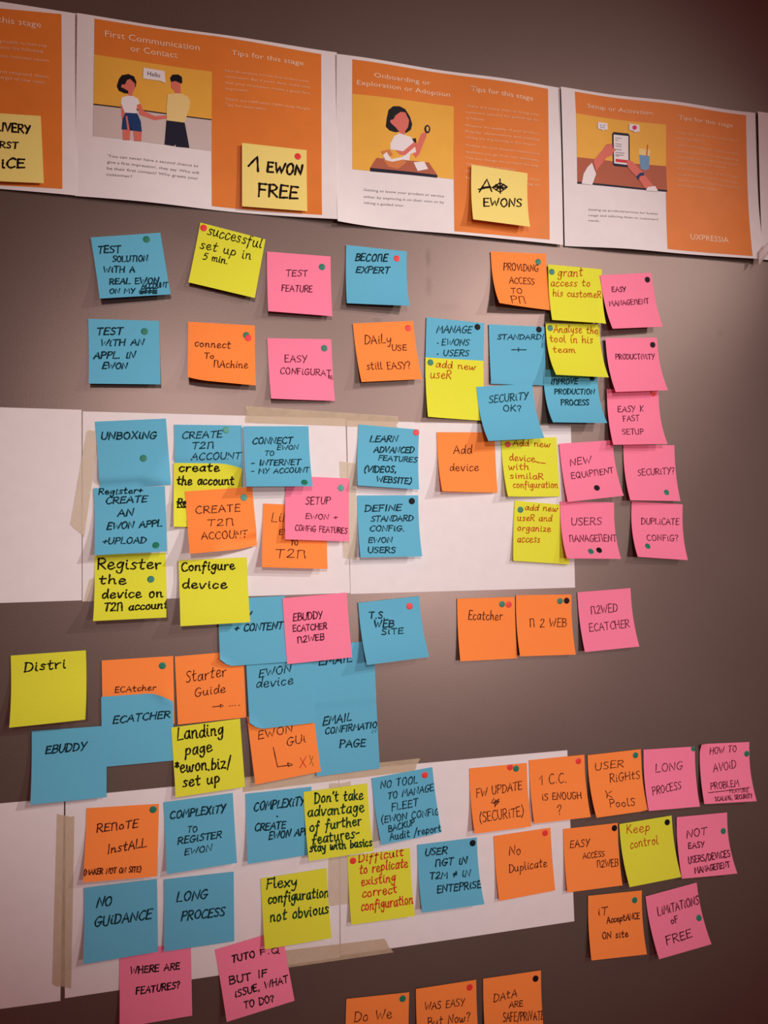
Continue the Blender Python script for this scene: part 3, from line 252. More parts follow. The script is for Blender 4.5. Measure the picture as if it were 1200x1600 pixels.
# ------------------------------------------------------------------ materials
def material(name, colour, rough=0.8, spec=0.25, grain=0.05, scale=350.0):
    m = bpy.data.materials.new(name)
    m.use_nodes = True
    nt = m.node_tree
    b = nt.nodes['Principled BSDF']
    b.inputs['Roughness'].default_value = rough
    b.inputs['Specular IOR Level'].default_value = spec
    if grain > 0:
        tc = nt.nodes.new('ShaderNodeTexCoord')
        n = nt.nodes.new('ShaderNodeTexNoise')
        n.inputs['Scale'].default_value = scale
        n.inputs['Detail'].default_value = 3.0
        mr = nt.nodes.new('ShaderNodeMapRange')
        mr.inputs[1].default_value = 0.3
        mr.inputs[2].default_value = 0.7
        mr.inputs[3].default_value = 1.0 - grain
        mr.inputs[4].default_value = 1.0 + grain
        mx = nt.nodes.new('ShaderNodeMix')
        mx.data_type = 'RGBA'
        mx.blend_type = 'MULTIPLY'
        mx.inputs[0].default_value = 1.0
        mx.inputs[6].default_value = (*colour, 1)
        nt.links.new(tc.outputs['Object'], n.inputs['Vector'])
        nt.links.new(n.outputs['Fac'], mr.inputs[0])
        nt.links.new(mr.outputs[0], mx.inputs[7])
        nt.links.new(mx.outputs[2], b.inputs['Base Color'])
    else:
        b.inputs['Base Color'].default_value = (*colour, 1)
    return m


NOTE_MAT = {
    'b': material('blue_note_paper', (0.118, 0.455, 0.645), 0.75, 0.2, 0.015),
    'y': material('yellow_note_paper', (0.715, 0.75, 0.042), 0.75, 0.2, 0.015),
    'o': material('orange_note_paper', (0.97, 0.275, 0.056), 0.75, 0.2, 0.015),
    'p': material('pink_note_paper', (0.92, 0.232, 0.37), 0.75, 0.2, 0.015),
    'l': material('pale_yellow_note_paper', (0.86, 0.73, 0.215), 0.75, 0.2, 0.015),
}
INK = {
    'b': material('ink_on_blue', (0.006, 0.032, 0.045), 0.7, 0.06, 0),
    'y': material('black_ink', (0.014, 0.011, 0.004), 0.7, 0.06, 0),
    'o': material('brown_black_ink', (0.06, 0.009, 0.008), 0.7, 0.06, 0),
    'p': material('maroon_black_ink', (0.075, 0.006, 0.022), 0.7, 0.06, 0),
    'l': material('marker_black_ink', (0.012, 0.007, 0.006), 0.7, 0.06, 0),
    'r': material('red_ink', (0.50, 0.055, 0.012), 0.7, 0.06, 0),
    'R': material('bright_red_ink', (0.60, 0.03, 0.02), 0.7, 0.06, 0),
    'G': material('dark_green_ink', (0.008, 0.042, 0.012), 0.7, 0.06, 0),
    'O': material('faded_olive_ink', (0.33, 0.15, 0.03), 0.7, 0.06, 0),
}
DOT_MAT = {
    'g': material('green_dot_paper', (0.01, 0.19, 0.115), 0.45, 0.4, 0),
    'h': material('pale_green_dot_paper', (0.05, 0.33, 0.25), 0.4, 0.4, 0),
    'r': material('red_dot_paper', (0.78, 0.035, 0.03), 0.45, 0.4, 0),
    'k': material('black_dot_paper', (0.006, 0.005, 0.006), 0.6, 0.15, 0),
}
DOT_NAME = {'g': 'green', 'h': 'pale green', 'r': 'red', 'k': 'black'}
PAPER = material('white_paper', (0.78, 0.75, 0.755), 0.8, 0.2, 0.02, 60)
PRINT = {
    'o': material('orange_print', (0.72, 0.208, 0.032), 0.45, 0.25, 0.03, 40),
    'y': material('mustard_print', (0.80, 0.43, 0.055), 0.55, 0.25, 0.02, 60),
    'f': material('beige_print', (0.60, 0.52, 0.49), 0.6, 0.2, 0),
    'k': material('black_print', (0.008, 0.007, 0.01), 0.5, 0.2, 0),
    's': material('skin_print', (0.68, 0.17, 0.13), 0.6, 0.2, 0),
    'w': material('white_print', (0.80, 0.77, 0.78), 0.7, 0.2, 0),
    'n': material('navy_print', (0.012, 0.045, 0.15), 0.6, 0.2, 0),
    'd': material('dark_navy_print', (0.012, 0.012, 0.03), 0.6, 0.2, 0),
    'l': material('pale_yellow_print', (0.80, 0.62, 0.25), 0.6, 0.2, 0),
    'b': material('brown_print', (0.42, 0.12, 0.065), 0.6, 0.2, 0),
    'a': material('tan_print', (0.62, 0.21, 0.07), 0.6, 0.2, 0),
    'c': material('glass_blue_print', (0.16, 0.32, 0.52), 0.6, 0.2, 0),
    'r': material('red_print', (0.62, 0.045, 0.06), 0.6, 0.2, 0),
    'm': material('magenta_print', (0.62, 0.04, 0.16), 0.6, 0.2, 0),
    'e': material('grey_blue_print', (0.35, 0.36, 0.5), 0.6, 0.2, 0),
    'g': material('grey_print', (0.30, 0.27, 0.29), 0.6, 0.2, 0),
}
TYPE_PALE = material('pale_type_print', (0.90, 0.68, 0.50), 0.6, 0.2, 0)
TYPE_FAINT = material('faint_pale_type_print', (0.86, 0.56, 0.34), 0.6, 0.2, 0)
TYPE_GREY = material('grey_type_print', (0.25, 0.225, 0.24), 0.6, 0.2, 0)


def wall_material():
    m = bpy.data.materials.new('grey_satin_wall')
    m.use_nodes = True
    nt = m.node_tree
    N, Lk = nt.nodes, nt.links
    b = N['Principled BSDF']
    tc = N.new('ShaderNodeTexCoord')

    def noise(scale, detail, lo, hi, a, c):
        n = N.new('ShaderNodeTexNoise')
        n.inputs['Scale'].default_value = scale
        n.inputs['Detail'].default_value = detail
        Lk.new(tc.outputs['Object'], n.inputs['Vector'])
        mr = N.new('ShaderNodeMapRange')
        mr.inputs[1].default_value, mr.inputs[2].default_value = lo, hi
        mr.inputs[3].default_value, mr.inputs[4].default_value = a, c
        Lk.new(n.outputs['Fac'], mr.inputs[0])
        return mr.outputs[0]

    def mul(a, c):
        x = N.new('ShaderNodeMath')
        x.operation = 'MULTIPLY'
        Lk.new(a, x.inputs[0])
        Lk.new(c, x.inputs[1])
        return x.outputs[0]

    sep = N.new('ShaderNodeSeparateXYZ')
    Lk.new(tc.outputs['Object'], sep.inputs[0])

    def smudge(cx, cz, rx, rz, depth):       # a scuffed mark with its own soft outline
        mp = N.new('ShaderNodeMapping')
        mp.vector_type = 'POINT'
        mp.inputs['Location'].default_value = (-cx / rx, 0, -cz / rz)
        mp.inputs['Scale'].default_value = (1 / rx, 0, 1 / rz)
        Lk.new(tc.outputs['Object'], mp.inputs[0])
        ln = N.new('ShaderNodeVectorMath')
        ln.operation = 'LENGTH'
        Lk.new(mp.outputs[0], ln.inputs[0])
        mr = N.new('ShaderNodeMapRange')
        mr.interpolation_type = 'SMOOTHSTEP'
        mr.inputs[1].default_value, mr.inputs[2].default_value = 0.1, 1.0
        mr.inputs[3].default_value, mr.inputs[4].default_value = 1 - depth, 1.0
        Lk.new(ln.outputs['Value'], mr.inputs[0])
        return mr.outputs[0]

    f = mul(noise(420, 2, 0.3, 0.7, 0.93, 1.07), noise(5, 4, 0.3, 0.7, 0.93, 1.06))
    marks = None
    for s in SMUDGES:
        g = smudge(*s)
        marks = g if marks is None else mul(marks, g)
    f = mul(f, marks)
    mx = N.new('ShaderNodeMix')
    mx.data_type = 'RGBA'
    mx.blend_type = 'MULTIPLY'
    mx.inputs[0].default_value = 1.0
    mx.inputs[6].default_value = (0.075, 0.062, 0.051, 1)
    Lk.new(f, mx.inputs[7])
    Lk.new(mx.outputs[2], b.inputs['Base Color'])
    rg = noise(3.5, 3, 0.3, 0.7, 0.36, 0.40)
    Lk.new(rg, b.inputs['Roughness'])
    sp = N.new('ShaderNodeMath')
    sp.operation = 'MULTIPLY'
    sp.inputs[0].default_value = 0.5
    Lk.new(marks, sp.inputs[1])
    Lk.new(sp.outputs[0], b.inputs['Specular IOR Level'])
    b.inputs['Specular Tint'].default_value = (1.0, 0.72, 0.65, 1)
    b.inputs['IOR'].default_value = 2.1
    bp = N.new('ShaderNodeBump')
    bp.inputs['Strength'].default_value = 0.06
    bp.inputs['Distance'].default_value = 0.001
    n = N.new('ShaderNodeTexNoise')
    n.inputs['Scale'].default_value = 700
    Lk.new(tc.outputs['Object'], n.inputs['Vector'])
    Lk.new(n.outputs['Fac'], bp.inputs['Height'])
    Lk.new(bp.outputs[0], b.inputs['Normal'])
    return m


def tape_material(name, colour, alpha, rough):
    m = bpy.data.materials.new(name)
    m.use_nodes = True
    nt = m.node_tree
    b = nt.nodes['Principled BSDF']
    b.inputs['Base Color'].default_value = (*colour, 1)
    b.inputs['Roughness'].default_value = rough
    tc = nt.nodes.new('ShaderNodeTexCoord')
    n = nt.nodes.new('ShaderNodeTexNoise')
    n.inputs['Scale'].default_value = 90
    n.inputs['Detail'].default_value = 3
    mr = nt.nodes.new('ShaderNodeMapRange')
    mr.inputs[1].default_value, mr.inputs[2].default_value = 0.3, 0.7
    mr.inputs[3].default_value, mr.inputs[4].default_value = alpha - 0.08, alpha + 0.08
    nt.links.new(tc.outputs['Object'], n.inputs['Vector'])
    nt.links.new(n.outputs['Fac'], mr.inputs[0])
    nt.links.new(mr.outputs[0], b.inputs['Alpha'])
    return m


# ------------------------------------------------------------------ helpers
def build(name, verts, faces, mats, parent=None, midx=None, loc=(0, 0, 0), smooth=True):
    me = bpy.data.meshes.new(name)
    me.from_pydata([tuple(v) for v in verts], [], faces)
    for m in (mats if isinstance(mats, (list, tuple)) else [mats]):
        me.materials.append(m)
    if midx:
        me.polygons.foreach_set('material_index', midx)
    me.polygons.foreach_set('use_smooth', [smooth] * len(me.polygons))
    me.update()
    o = bpy.data.objects.new(name, me)
    COL.objects.link(o)
    o.location = loc
    if parent is not None:
        o.parent = parent
    return o


def tag(o, label, category=None, group=None):
    o['label'] = label
    if category:
        o['category'] = category
    if group:
        o['group'] = group
    return o


def sheet_mesh(front, thick):
    """front: rows of points (x, y, z) running left-right, top-bottom; returns a thin closed sheet."""
    nr, nc = len(front), len(front[0])
    V, F = [], []
    flat = [p for row in front for p in row]
    back = [(p[0], p[1] + thick, p[2]) for p in flat]
    V += flat + back
    n = nr * nc
    for i in range(nr - 1):
        for j in range(nc - 1):
            a, b, c, d = i * nc + j, i * nc + j + 1, (i + 1) * nc + j + 1, (i + 1) * nc + j
            F.append((a, d, c, b))
            F.append((n + a, n + b, n + c, n + d))
    rim = [j for j in range(nc)] + [i * nc + nc - 1 for i in range(1, nr)] + \
          [(nr - 1) * nc + j for j in range(nc - 2, -1, -1)] + [i * nc for i in range(nr - 2, 0, -1)]
    k = len(V)
    V += [flat[i] for i in rim] + [back[i] for i in rim]
    m = len(rim)
    for i in range(m):
        j = (i + 1) % m
        F.append((k + i, k + j, k + m + j, k + m + i))
    return V, F


def catmull(pts, step):
    if len(pts) < 3:
        return pts
    P = [pts[0]] + list(pts) + [pts[-1]]
    out = []
    for i in range(1, len(P) - 2):
        p0, p1, p2, p3 = P[i - 1], P[i], P[i + 1], P[i + 2]
        n = max(2, min(7, int(math.dist(p1, p2) / step)))
        for k in range(n):
            t = k / n
            out.append(tuple(0.5 * ((2 * p1[a]) + (-p0[a] + p2[a]) * t + (2 * p0[a] - 5 * p1[a] + 4 * p2[a] - p3[a]) * t * t
                                    + (-p0[a] + 3 * p1[a] - 3 * p2[a] + p3[a]) * t ** 3) for a in (0, 1)))
    out.append(pts[-1])
    return out


def resample(pts, step):
    out = [pts[0]]
    for a, b in zip(pts, pts[1:]):
        n = max(1, int(math.dist(a, b) / step))
        for k in range(1, n + 1):
            out.append((a[0] + (b[0] - a[0]) * k / n, a[1] + (b[1] - a[1]) * k / n))
    return out


def ribbon(pts, w, V, F):
    """A pen stroke: flat strip of width w with round ends, added in 2-D."""
    q = [pts[0]]
    for p in pts[1:]:
        if math.dist(p, q[-1]) > w * 0.12:
            q.append(p)
    if len(q) < 2:
        q.append((q[0][0] + w * 0.2, q[0][1]))
    h = w / 2
    L, R = [], []
    for i, p in enumerate(q):
        a = q[max(0, i - 1)]
        b = q[min(len(q) - 1, i + 1)]
        dx, dy = b[0] - a[0], b[1] - a[1]
        l = math.hypot(dx, dy)
        if l < 1e-9:
            dx, dy, l = q[i][0] - a[0], q[i][1] - a[1], max(1e-9, math.dist(q[i], a))
        nx, ny = -dy / l, dx / l
        ww = h * (0.86 + 0.2 * math.sin(i * 1.3 + p[0] * 400))
        L.append((p[0] + nx * ww, p[1] + ny * ww))
        R.append((p[0] - nx * ww, p[1] - ny * ww))
    k = len(V)
    m = len(q)
    V += L + R
    for i in range(m - 1):
        F.append((k + i, k + i + 1, k + m + i + 1, k + m + i))
    for end in (0, m - 1):
        c = q[end]
        kk = len(V)
        V += [(c[0] + h * 0.95 * math.cos(t * math.pi / 4), c[1] + h * 0.95 * math.sin(t * math.pi / 4)) for t in range(8)]
        F.append(tuple(range(kk, kk + 8)))


def parse_glyphs():
    d = {' ': (0.40, [])}
    for ln in GLYPHS.strip().split('\n'):
        parts = ln[2:].split('|')
        st = []
        for s in parts[1:]:
            sm = s[0] == '~'
            st.append((sm, [tuple(float(a) / 100 for a in q.split(',')) for q in s.lstrip('~').split()]))
        d[ln[0]] = (float(parts[0]) / 100, st)
    return d


GL = parse_glyphs()


def hand_text(text, p0, p1, h, w, slant, V, F, rnd, gap=0.16):
    """Handwritten line in 2-D metres (x right, y down): baseline p0-p1, capital height h, pen width w."""
    adv = []
    x = 0.0
    for ch in text:
        adv.append(x)
        x += GL[ch][0] + gap
    total = max(0.2, x - gap)
    ex, ey = (p1[0] - p0[0]) / total, (p1[1] - p0[1]) / total
    for ch, x0 in zip(text, adv):
        dy = rnd.uniform(-0.035, 0.035)
        sc = rnd.uniform(0.94, 1.06)
        sl = slant + rnd.uniform(-0.06, 0.06)
        for sm, pts in GL[ch][1]:
            q = []
            for gx, gy in pts:
                gx += rnd.uniform(-0.02, 0.02)
                gy = gy * sc + dy + rnd.uniform(-0.02, 0.02)
                xx = x0 + gx
                q.append((p0[0] + ex * xx + gy * h * sl, p0[1] + ey * xx - gy * h))
            q = catmull(q, 0.0012) if sm else resample(q, 0.004)
            ribbon(q, w, V, F)


# ------------------------------------------------------------------ wall
SMUDGES = [(0.2877, 0.3511, 0.005, 0.0177, 0.22), (0.2879, 0.3165, 0.0067, 0.0209, 0.16), (0.222, 0.2696, 0.0097, 0.0047, 0.16), (0.1195, 0.1738, 0.0152, 0.0076, 0.06), (0.7027, 0.2782, 0.0061, 0.0088, 0.12), (0.3125, 0.2907, 0.0254, 0.0081, 0.06), (0.0026, 0.3623, 0.0437, 0.0225, 0.06)]
wv, wf = [], []
X0, X1, Z0, Z1 = -1.7, 2.4, -1.25, 1.55
for y in (0.0, 0.10):
    wv += [(X0, y, Z0), (X1, y, Z0), (X1, y, Z1), (X0, y, Z1)]
wf = [(0, 1, 2, 3), (5, 4, 7, 6), (4, 0, 3, 7), (1, 5, 6, 2), (3, 2, 6, 7), (4, 5, 1, 0)]
wall = build('wall_back', wv, wf, wall_material(), smooth=False)
wall['kind'] = 'structure'

# ------------------------------------------------------------------ white sheets and tape
for i, (label, c) in enumerate(SHEETS):
    d0 = 0.0008 + (0.0003 if i in (1, 4) else 0)
    cx, cz = c[0]
    rows = []
    for a in range(9):
        v = a / 8
        row = []
        for b in range(13):
            u = b / 12
            x = (c[0][0] * (1 - u) + c[1][0] * u) * (1 - v) + (c[3][0] * (1 - u) + c[2][0] * u) * v
            zz = (c[0][1] * (1 - u) + c[1][1] * u) * (1 - v) + (c[3][1] * (1 - u) + c[2][1] * u) * v
            row.append((x - cx, -d0 - 0.0002 * math.sin(5 * u + i) * v, zz - cz))
        rows.append(row)
    V, F = sheet_mesh(rows, 0.0005)
    tag(build('paper_sheet', V, F, PAPER, loc=(cx, 0, cz)), label, 'paper', 'white paper sheets behind the notes')

MASKING = tape_material('masking_tape', (0.70, 0.57, 0.39), 0.43, 0.6)
PALE_TAPE = tape_material('pale_masking_tape', (0.78, 0.69, 0.53), 0.42, 0.6)
rt = random.Random(4)
for i, (label, c) in enumerate(TAPES):
    cx, cz = c[0]
    w0, w1 = math.dist(c[0], c[1]), math.dist(c[0], c[3])
    long_u = w0 > w1
    nu, nv = (24, 4) if long_u else (4, 24)
    rows = []
    for a in range(nv + 1):
        v = a / nv
        row = []
        for b in range(nu + 1):
            u = b / nu
            x = (c[0][0] * (1 - u) + c[1][0] * u) * (1 - v) + (c[3][0] * (1 - u) + c[2][0] * u) * v
            zz = (c[0][1] * (1 - u) + c[1][1] * u) * (1 - v) + (c[3][1] * (1 - u) + c[2][1] * u) * v
            if long_u and b in (0, nu):
                x += rt.uniform(-0.0012, 0.0012)
            if not long_u and a in (0, nv):
                zz += rt.uniform(-0.0012, 0.0012)
            row.append((x - cx, -0.00145 - 0.00008 * rt.random(), zz - cz))
        rows.append(row)
    V, F = sheet_mesh(rows, 0.0001)
    tag(build('masking_tape', V, F, PALE_TAPE if i in (1, 2, 5, 7) else MASKING, loc=(cx, 0, cz)), label, 'tape',
        'masking tape on the white sheets')

# ------------------------------------------------------------------ posters
PW, PH = 0.297, 0.210
WAVE = [(0.0025, 0.2, 0.0006, 0.4), (0.0040, 0.05, 0.0009, 1.7), (0.0055, 0.45, 0.0014, 0.3), (0.0065, 0.75, 0.0016, 2.2), (0.003, 0.3, 0.001, 1.0)]


def poster_depth(i, u, v):
    a, ph, w, p2 = WAVE[i]
    d = 0.0011 + 0.0002 * (i % 2) + max(0.0, v) ** 2.2 * a * (0.55 + 0.45 * math.sin(2 * math.pi * (u * 1.15 + ph)))
    d += w * (1 + math.sin(2 * math.pi * (u * 1.6 - v * 0.45) + p2))
    if i == 2:
        d += 0.006 * max(0.0, 1 - (u + (1 - v)) / 0.35) ** 2
    if i == 1:
        d += 0.004 * max(0.0, 1 - ((1 - u) + (1 - v)) / 0.22) ** 2
    if i == 3:
        d += 0.006 * max(0.0, 1 - ((1 - u) * 0.8 + (1 - v)) / 0.5) ** 2
    return d


def text_mesh(body):
    cu = bpy.data.curves.new('type', 'FONT')
    cu.body = body
    cu.resolution_u = 2
    cu.size = 1.0
    cu.offset = 0.0
    ob = bpy.data.objects.new('type', cu)
    COL.objects.link(ob)
    dg = bpy.context.evaluated_depsgraph_get()
    me = bpy.data.meshes.new_from_object(ob.evaluated_get(dg))
    V = [(v.co.x, v.co.y) for v in me.vertices]
    F = [tuple(reversed(p.vertices)) for p in me.polygons]
    bpy.data.objects.remove(ob)
    bpy.data.curves.remove(cu)
    bpy.data.meshes.remove(me)
    return V, F


def cut_poly(polys):
    """Flat polygons (mm) cut into cells small enough to follow the sheet; returns verts, faces, material index."""
    V, F, MI = [], [], []
    for mi, pts in polys:
        bm = bmesh.new()
        f = bm.faces.new([bm.verts.new((x, y, 0)) for x, y in pts])
        bmesh.ops.triangulate(bm, faces=[f])
        xs = [p[0] for p in pts]
        ys = [p[1] for p in pts]
        for ax, lo, hi, g in ((0, min(xs), max(xs), 9.0), (1, min(ys), max(ys), 8.75)):
            k = math.floor(lo / g) + 1
            while k * g < hi:
                co = (k * g, 0, 0) if ax == 0 else (0, k * g, 0)
                no = (1, 0, 0) if ax == 0 else (0, 1, 0)
                bmesh.ops.bisect_plane(bm, geom=bm.verts[:] + bm.edges[:] + bm.faces[:], plane_co=co, plane_no=no)
                k += 1
        bm.verts.index_update()
        k0 = len(V)
        V += [(v.co.x, v.co.y) for v in bm.verts]
        for fc in bm.faces:
            F.append(tuple(k0 + v.index for v in fc.verts))
            MI.append(mi)
        bm.free()
    return V, F, MI


POSTER_LABELS = ['orange printed poster page cut by the left edge, carrying a cropped pale yellow note',
                 'orange printed poster page headed "First Communication or Contact"',
                 'orange printed poster page headed "Onboarding or Exploration or Adoption"',
                 'orange printed poster page headed "Setup or Activation" with a phone picture',
                 'printed poster page showing only a white sliver at the right edge']
for i, P in enumerate(POSTERS):
    px, pz, pt = P['pos']
    ct, stn = math.cos(pt), math.sin(pt)

    def place(mx, my, off):
        u, v = mx / 1000 / PW, my / 1000 / PH
        lx, lz = mx / 1000, -my / 1000
        return (lx * ct - lz * stn, -poster_depth(i, u, v) - off, lx * stn + lz * ct)

    rows = [[place(PW * 1000 * b / 33, PH * 1000 * a / 24, 0) for b in range(34)] for a in range(25)]
    V, F = sheet_mesh(rows, 0.0002)
    po = tag(build('poster', V, F, PAPER, loc=(px, 0, pz)), POSTER_LABELS[i], 'poster', 'printed poster pages in a row at the top')

    def printed(name, polys, off, label=None):
        if not polys:
            return
        keys = []
        for c, _ in polys:
            if c not in keys:
                keys.append(c)
        V3, F3, M3 = [], [], []
        for n, (c, pts) in enumerate(polys):
            pts = [(min(max(x, 0.3), PW * 1000 - 0.3), min(max(y, 0.3), PH * 1000 - 0.3)) for x, y in pts]
            V, F, MI = cut_poly([(keys.index(c), pts)])
            k = len(V3)
            V3 += [place(x, y, off + 0.00003 * n) for x, y in V]
            F3 += [tuple(k + a for a in f) for f in F]
            M3 += MI
        # make every face look out of the wall
        F3 = [f if (Vector(V3[f[1]]) - Vector(V3[f[0]])).cross(Vector(V3[f[2]]) - Vector(V3[f[0]])).y < 0 else tuple(reversed(f)) for f in F3]
        o = build(name, V3, F3, [PRINT[c] for c in keys], po, M3)
        if label:
            o['label'] = label
        return o

    def typed(name, lines, mat, off):
        if not lines:
            return
        V3, F3 = [], []
        for body, x0, y0, x1, y1, h in lines:
            V, F = text_mesh(body)
            a, b = min(v[0] for v in V), max(v[0] for v in V)
            k = len(V3)
            for vx, vy in V:
                t = (vx - a) / (b - a)
                q = vy / 0.73 * h
                X, Y = x0 + (x1 - x0) * t, y0 + (y1 - y0) * t - q
                X, Y = min(max(X, 0.3), 296.7), min(max(Y, 0.3), 209.7)
                V3.append(place(X, Y, off))
            F3 += [tuple(k + c for c in f) for f in F]
        return build(name, V3, F3, mat, po)

    printed('orange_panel', P['orange'], 0.00015, 'orange printed panel')
    printed('illustration', P['ill'], 0.00022)
    typed('title', P['head'], TYPE_PALE, 0.0005)
    typed('tips_heading', P['tips'], TYPE_PALE, 0.0005)
    typed('tips_text', P['body'], TYPE_FAINT, 0.0005)
    typed('caption', P['note'], TYPE_GREY, 0.0003)
    if P.get('bub'):
        typed('speech_word', P['bub'], PRINT['k'], 0.0008)
    typed('logo', P['logo'], TYPE_PALE, 0.0005)

# clear tape scrap peeling from the right poster joint
cx, cz = CLEAR_TAPE[0]
c = CLEAR_TAPE
rows = []
for a in range(9):
    v = a / 8
    row = []
    for b in range(5):
        u = b / 4
        x = (c[0][0] * (1 - u) + c[1][0] * u) * (1 - v) + (c[3][0] * (1 - u) + c[2][0] * u) * v
        zz = (c[0][1] * (1 - u) + c[1][1] * u) * (1 - v) + (c[3][1] * (1 - u) + c[2][1] * u) * v
        row.append((x - cx, -0.0125 - 0.004 * max(0, v - 0.3) ** 1.5 - 0.0008 * math.sin(6 * v), zz - cz))
    rows.append(row)
V, F = sheet_mesh(rows, 0.0001)
tag(build('clear_tape', V, F, tape_material('clear_tape_film', (0.72, 0.62, 0.60), 0.6, 0.25), loc=(cx, 0, cz)),
    'small scrap of clear tape hanging at the bottom joint of the right posters', 'tape')

# ------------------------------------------------------------------ sticky notes
NW = 0.076
STUCK = 0.16
NU, NV = 12, 20
PENS = {'k': (1.8, 0.20, None), 'k2': (1.7, 0.10, 'l'), 'b': (1.4, 0.18, None), 't': (1.15, 0.08, None), 'm': (1.15, 0.06, None),
        'm2': (1.4, 0.06, None), 'c': (1.4, 0.08, None), 'c2': (1.8, 0.05, None), 'f': (2.0, 0.08, None),
        'g': (1.95, 0.10, 'G'), 'r': (1.25, 0.08, 'r'), 'r2': (1.6, 0.08, 'R'), 'x': (2.8, 0.08, None), 'x2': (2.1, 0.05, None)}
# corner: (u, v, reach, lift, in-plane shift) of corners that curl away
CURL = {'createt2': (1, 1, 0.45, 0.010, 0.003), 'becatch': (1, 0, 0.38, 0.008, -0.011), 'oecatch': (1, 1, 0.4, 0.004, 0.0),
        'ewondev': (0, 1, 0.22, 0.006, 0.009), 'content': (0, 1, 0.2, 0.006, 0.009), 'howto': (0, 0, 0.15, 0.006, 0.0),
        'createthe': (1, 0, 0.38, 0.004, -0.006), 'connmach': (0, 1, 0.3, 0.003, 0.002)}


def raw_point(fit, key, u, v):
    x, z, th, kl, kr, base = fit
    k = max(1e-3, kl * (1 - u) + kr * u)
    t, t0 = v * NW, STUCK * NW
    if t <= t0:
        s, o = t, 0.0
    else:
        s, o = t0 + math.sin(k * (t - t0)) / k, (1 - math.cos(k * (t - t0))) / k
    if key in CURL:
        cu, cv, rr, amp, dz = CURL[key]
        qq = max(0.0, 1 - (abs(u - cu) + abs(v - cv)) / rr) ** 2
        o += amp * qq
        s -= dz * qq
    lx, lz = u * NW, -s
    return lx * math.cos(th) - lz * math.sin(th), base + o, lx * math.sin(th) + lz * math.cos(th)


class Note:
    def __init__(self, rec):
        self.col, self.fit, self.pen, self.label, self.lines, self.free, self.dots, self.extra, self.key = rec
        self.grid = [[list(raw_point(self.fit, self.key, b / NU, a / NV)) for b in range(NU + 1)] for a in range(NV + 1)]

    def at(self, u, v, off=0.0):
        u = min(max(u, 0.0), 1.0) * NU
        v = min(max(v, 0.0), 1.0) * NV
        b, a = min(int(u), NU - 1), min(int(v), NV - 1)
        fu, fv = u - b, v - a
        g = self.grid
        p = [g[a][b][i] * (1 - fu) * (1 - fv) + g[a][b + 1][i] * fu * (1 - fv) + g[a + 1][b][i] * (1 - fu) * fv
             + g[a + 1][b + 1][i] * fu * fv for i in range(3)]
        return (p[0], -p[1] - off, p[2])

    def depth_over(self, X, Z):
        """depth of this note above wall point (X, Z), or None when it does not cover it"""
        x, z, th = self.fit[:3]
        dx, dz = X - x, Z - z
        lx = dx * math.cos(th) + dz * math.sin(th)
        s = dx * math.sin(th) - dz * math.cos(th)
        u = lx / NW
        m = 0.0065 / NW
        if u < -m or u > 1 + m or s < -0.004:
            return None
        b = min(max(int(round(u * NU)), 0), NU)
        prev = 0.0
        for a in range(NV + 1):
            gx, gd, gz = self.grid[a][b]
            sa = gx * math.sin(th) - gz * math.cos(th)
            if sa >= s:
                return gd if a == 0 else min(gd, self.grid[a - 1][b][1])
        return self.grid[NV][b][1] if s < sa + 0.004 else None


notes = [Note(r) for r in NOTES]
# a note pasted over another presses it flat: go from the top of the pile down
for i in range(len(notes) - 1, -1, -1):
    lo = notes[i]
    x, z = lo.fit[:2]
    over = [n for n in notes[i + 1:] if abs(n.fit[0] - x) < 0.12 and abs(n.fit[1] - z) < 0.12]
    if not over:
        continue
    for a in range(NV + 1):
        for b in range(NU + 1):
            g = lo.grid[a][b]
            for n in over:
                d = n.depth_over(x + g[0], z + g[2])
                if d is not None:
                    g[1] = max(lo.fit[5] * 0.9, min(g[1], d - 0.00045))
    # let the paper ease into the pressed part instead of stepping
    for _ in range(6):
        for a in range(NV + 1):
            for b in range(NU + 1):
                nb = [lo.grid[a2][b2][1] for a2, b2 in ((a - 1, b), (a + 1, b), (a, b - 1), (a, b + 1)) if 0 <= a2 <= NV and 0 <= b2 <= NU]
                lo.grid[a][b][1] = min(lo.grid[a][b][1], min(nb) + 0.0022)

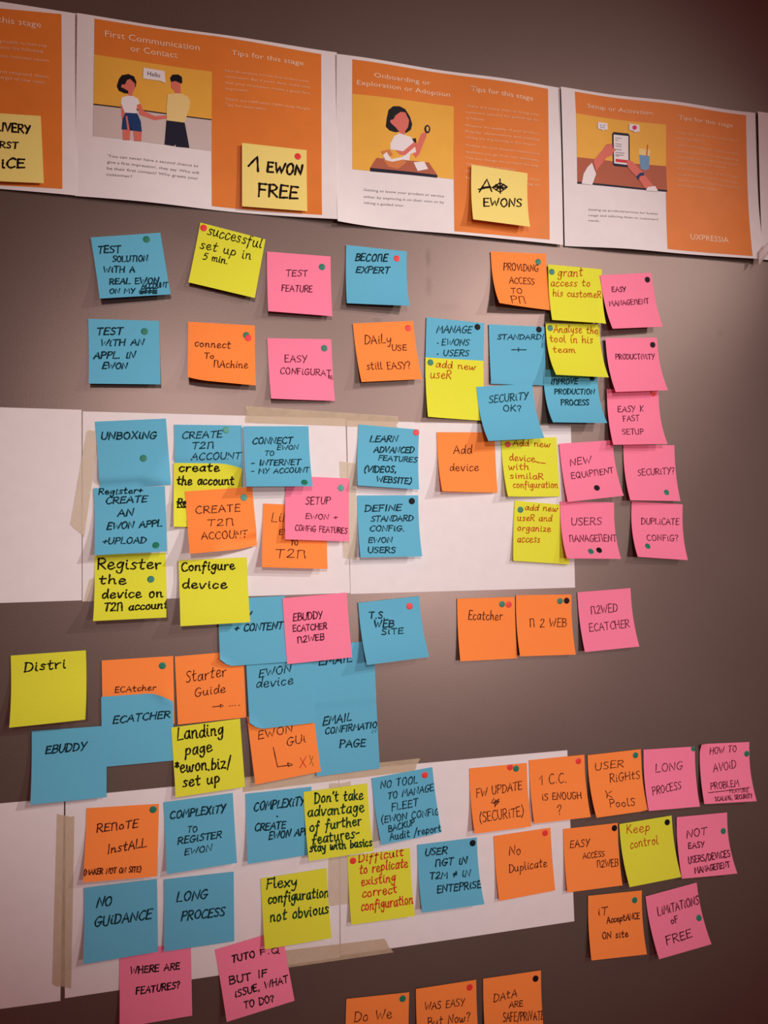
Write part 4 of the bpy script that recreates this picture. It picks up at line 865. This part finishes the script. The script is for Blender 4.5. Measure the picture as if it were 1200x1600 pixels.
COLOUR_GROUP = {'b': 'blue sticky notes', 'y': 'yellow sticky notes', 'o': 'orange sticky notes', 'p': 'pink sticky notes',
                'l': 'pale yellow sticky notes on the posters'}
for i, n in enumerate(notes):
    rnd = random.Random(100 + i)
    rows = [[(p[0], -p[1], p[2]) for p in row] for row in n.grid]
    V, F = sheet_mesh(rows, 0.00018)
    ob = tag(build('sticky_note', V, F, NOTE_MAT[n.col], loc=(n.fit[0], 0, n.fit[1])), n.label, 'sticky note', COLOUR_GROUP[n.col])
    wmm, slant, inkkey = PENS[n.pen]
    V2, F2 = [], []
    for text, u0, v0, u1, v1, h in n.lines:
        hand_text(text, (u0 * NW, v0 * NW), (u1 * NW, v1 * NW), h * NW, min(wmm / 1000, h * NW * (0.23 if h > 0.06 else 0.17)), slant, V2, F2, rnd)
    for s in n.free:
        ribbon(resample([(p[0] * NW, p[1] * NW) for p in s], 0.003), wmm / 1000, V2, F2)
    lim = 0.9995
    V3 = [n.at(min(max(p[0] / NW, 1 - lim), lim), min(max(p[1] / NW, 1 - lim), lim), 0.00032) for p in V2]
    build('handwriting', V3, F2, INK[inkkey or n.col], ob)
    for ink, strokes in n.extra:
        V2, F2 = [], []
        for s in strokes:
            ribbon(resample([(p[0] * NW, p[1] * NW) for p in s], 0.003), 0.0009, V2, F2)
        o = build('cross_mark', [n.at(p[0] / NW, p[1] / NW, 0.00036) for p in V2], F2, INK[ink], ob)
        o['label'] = 'red cross mark' if ink == 'R' else 'faded olive cross mark'
    for j, (u, v, c) in enumerate(n.dots):
        rr = 0.0039
        V3 = [n.at(u, v, 0.0004 + 0.0001 * j)]
        F3 = []
        for ring, (rad, off) in enumerate(((rr * 0.55, 0.0004), (rr * 0.93, 0.00036), (rr, 0.00022))):
            for k in range(24):
                a = 2 * math.pi * k / 24
                V3.append(n.at(u + rad * math.cos(a) / NW, v + rad * math.sin(a) / NW, off + 0.0001 * j))
        for k in range(24):
            k2 = (k + 1) % 24
            F3.append((0, 1 + k, 1 + k2))
            for ring in (0, 1):
                F3.append((1 + ring * 24 + k, 1 + (ring + 1) * 24 + k, 1 + (ring + 1) * 24 + k2, 1 + ring * 24 + k2))
        o = build('dot_sticker', V3, F3, DOT_MAT[c], ob)
        o['label'] = 'round %s dot sticker' % DOT_NAME[c]
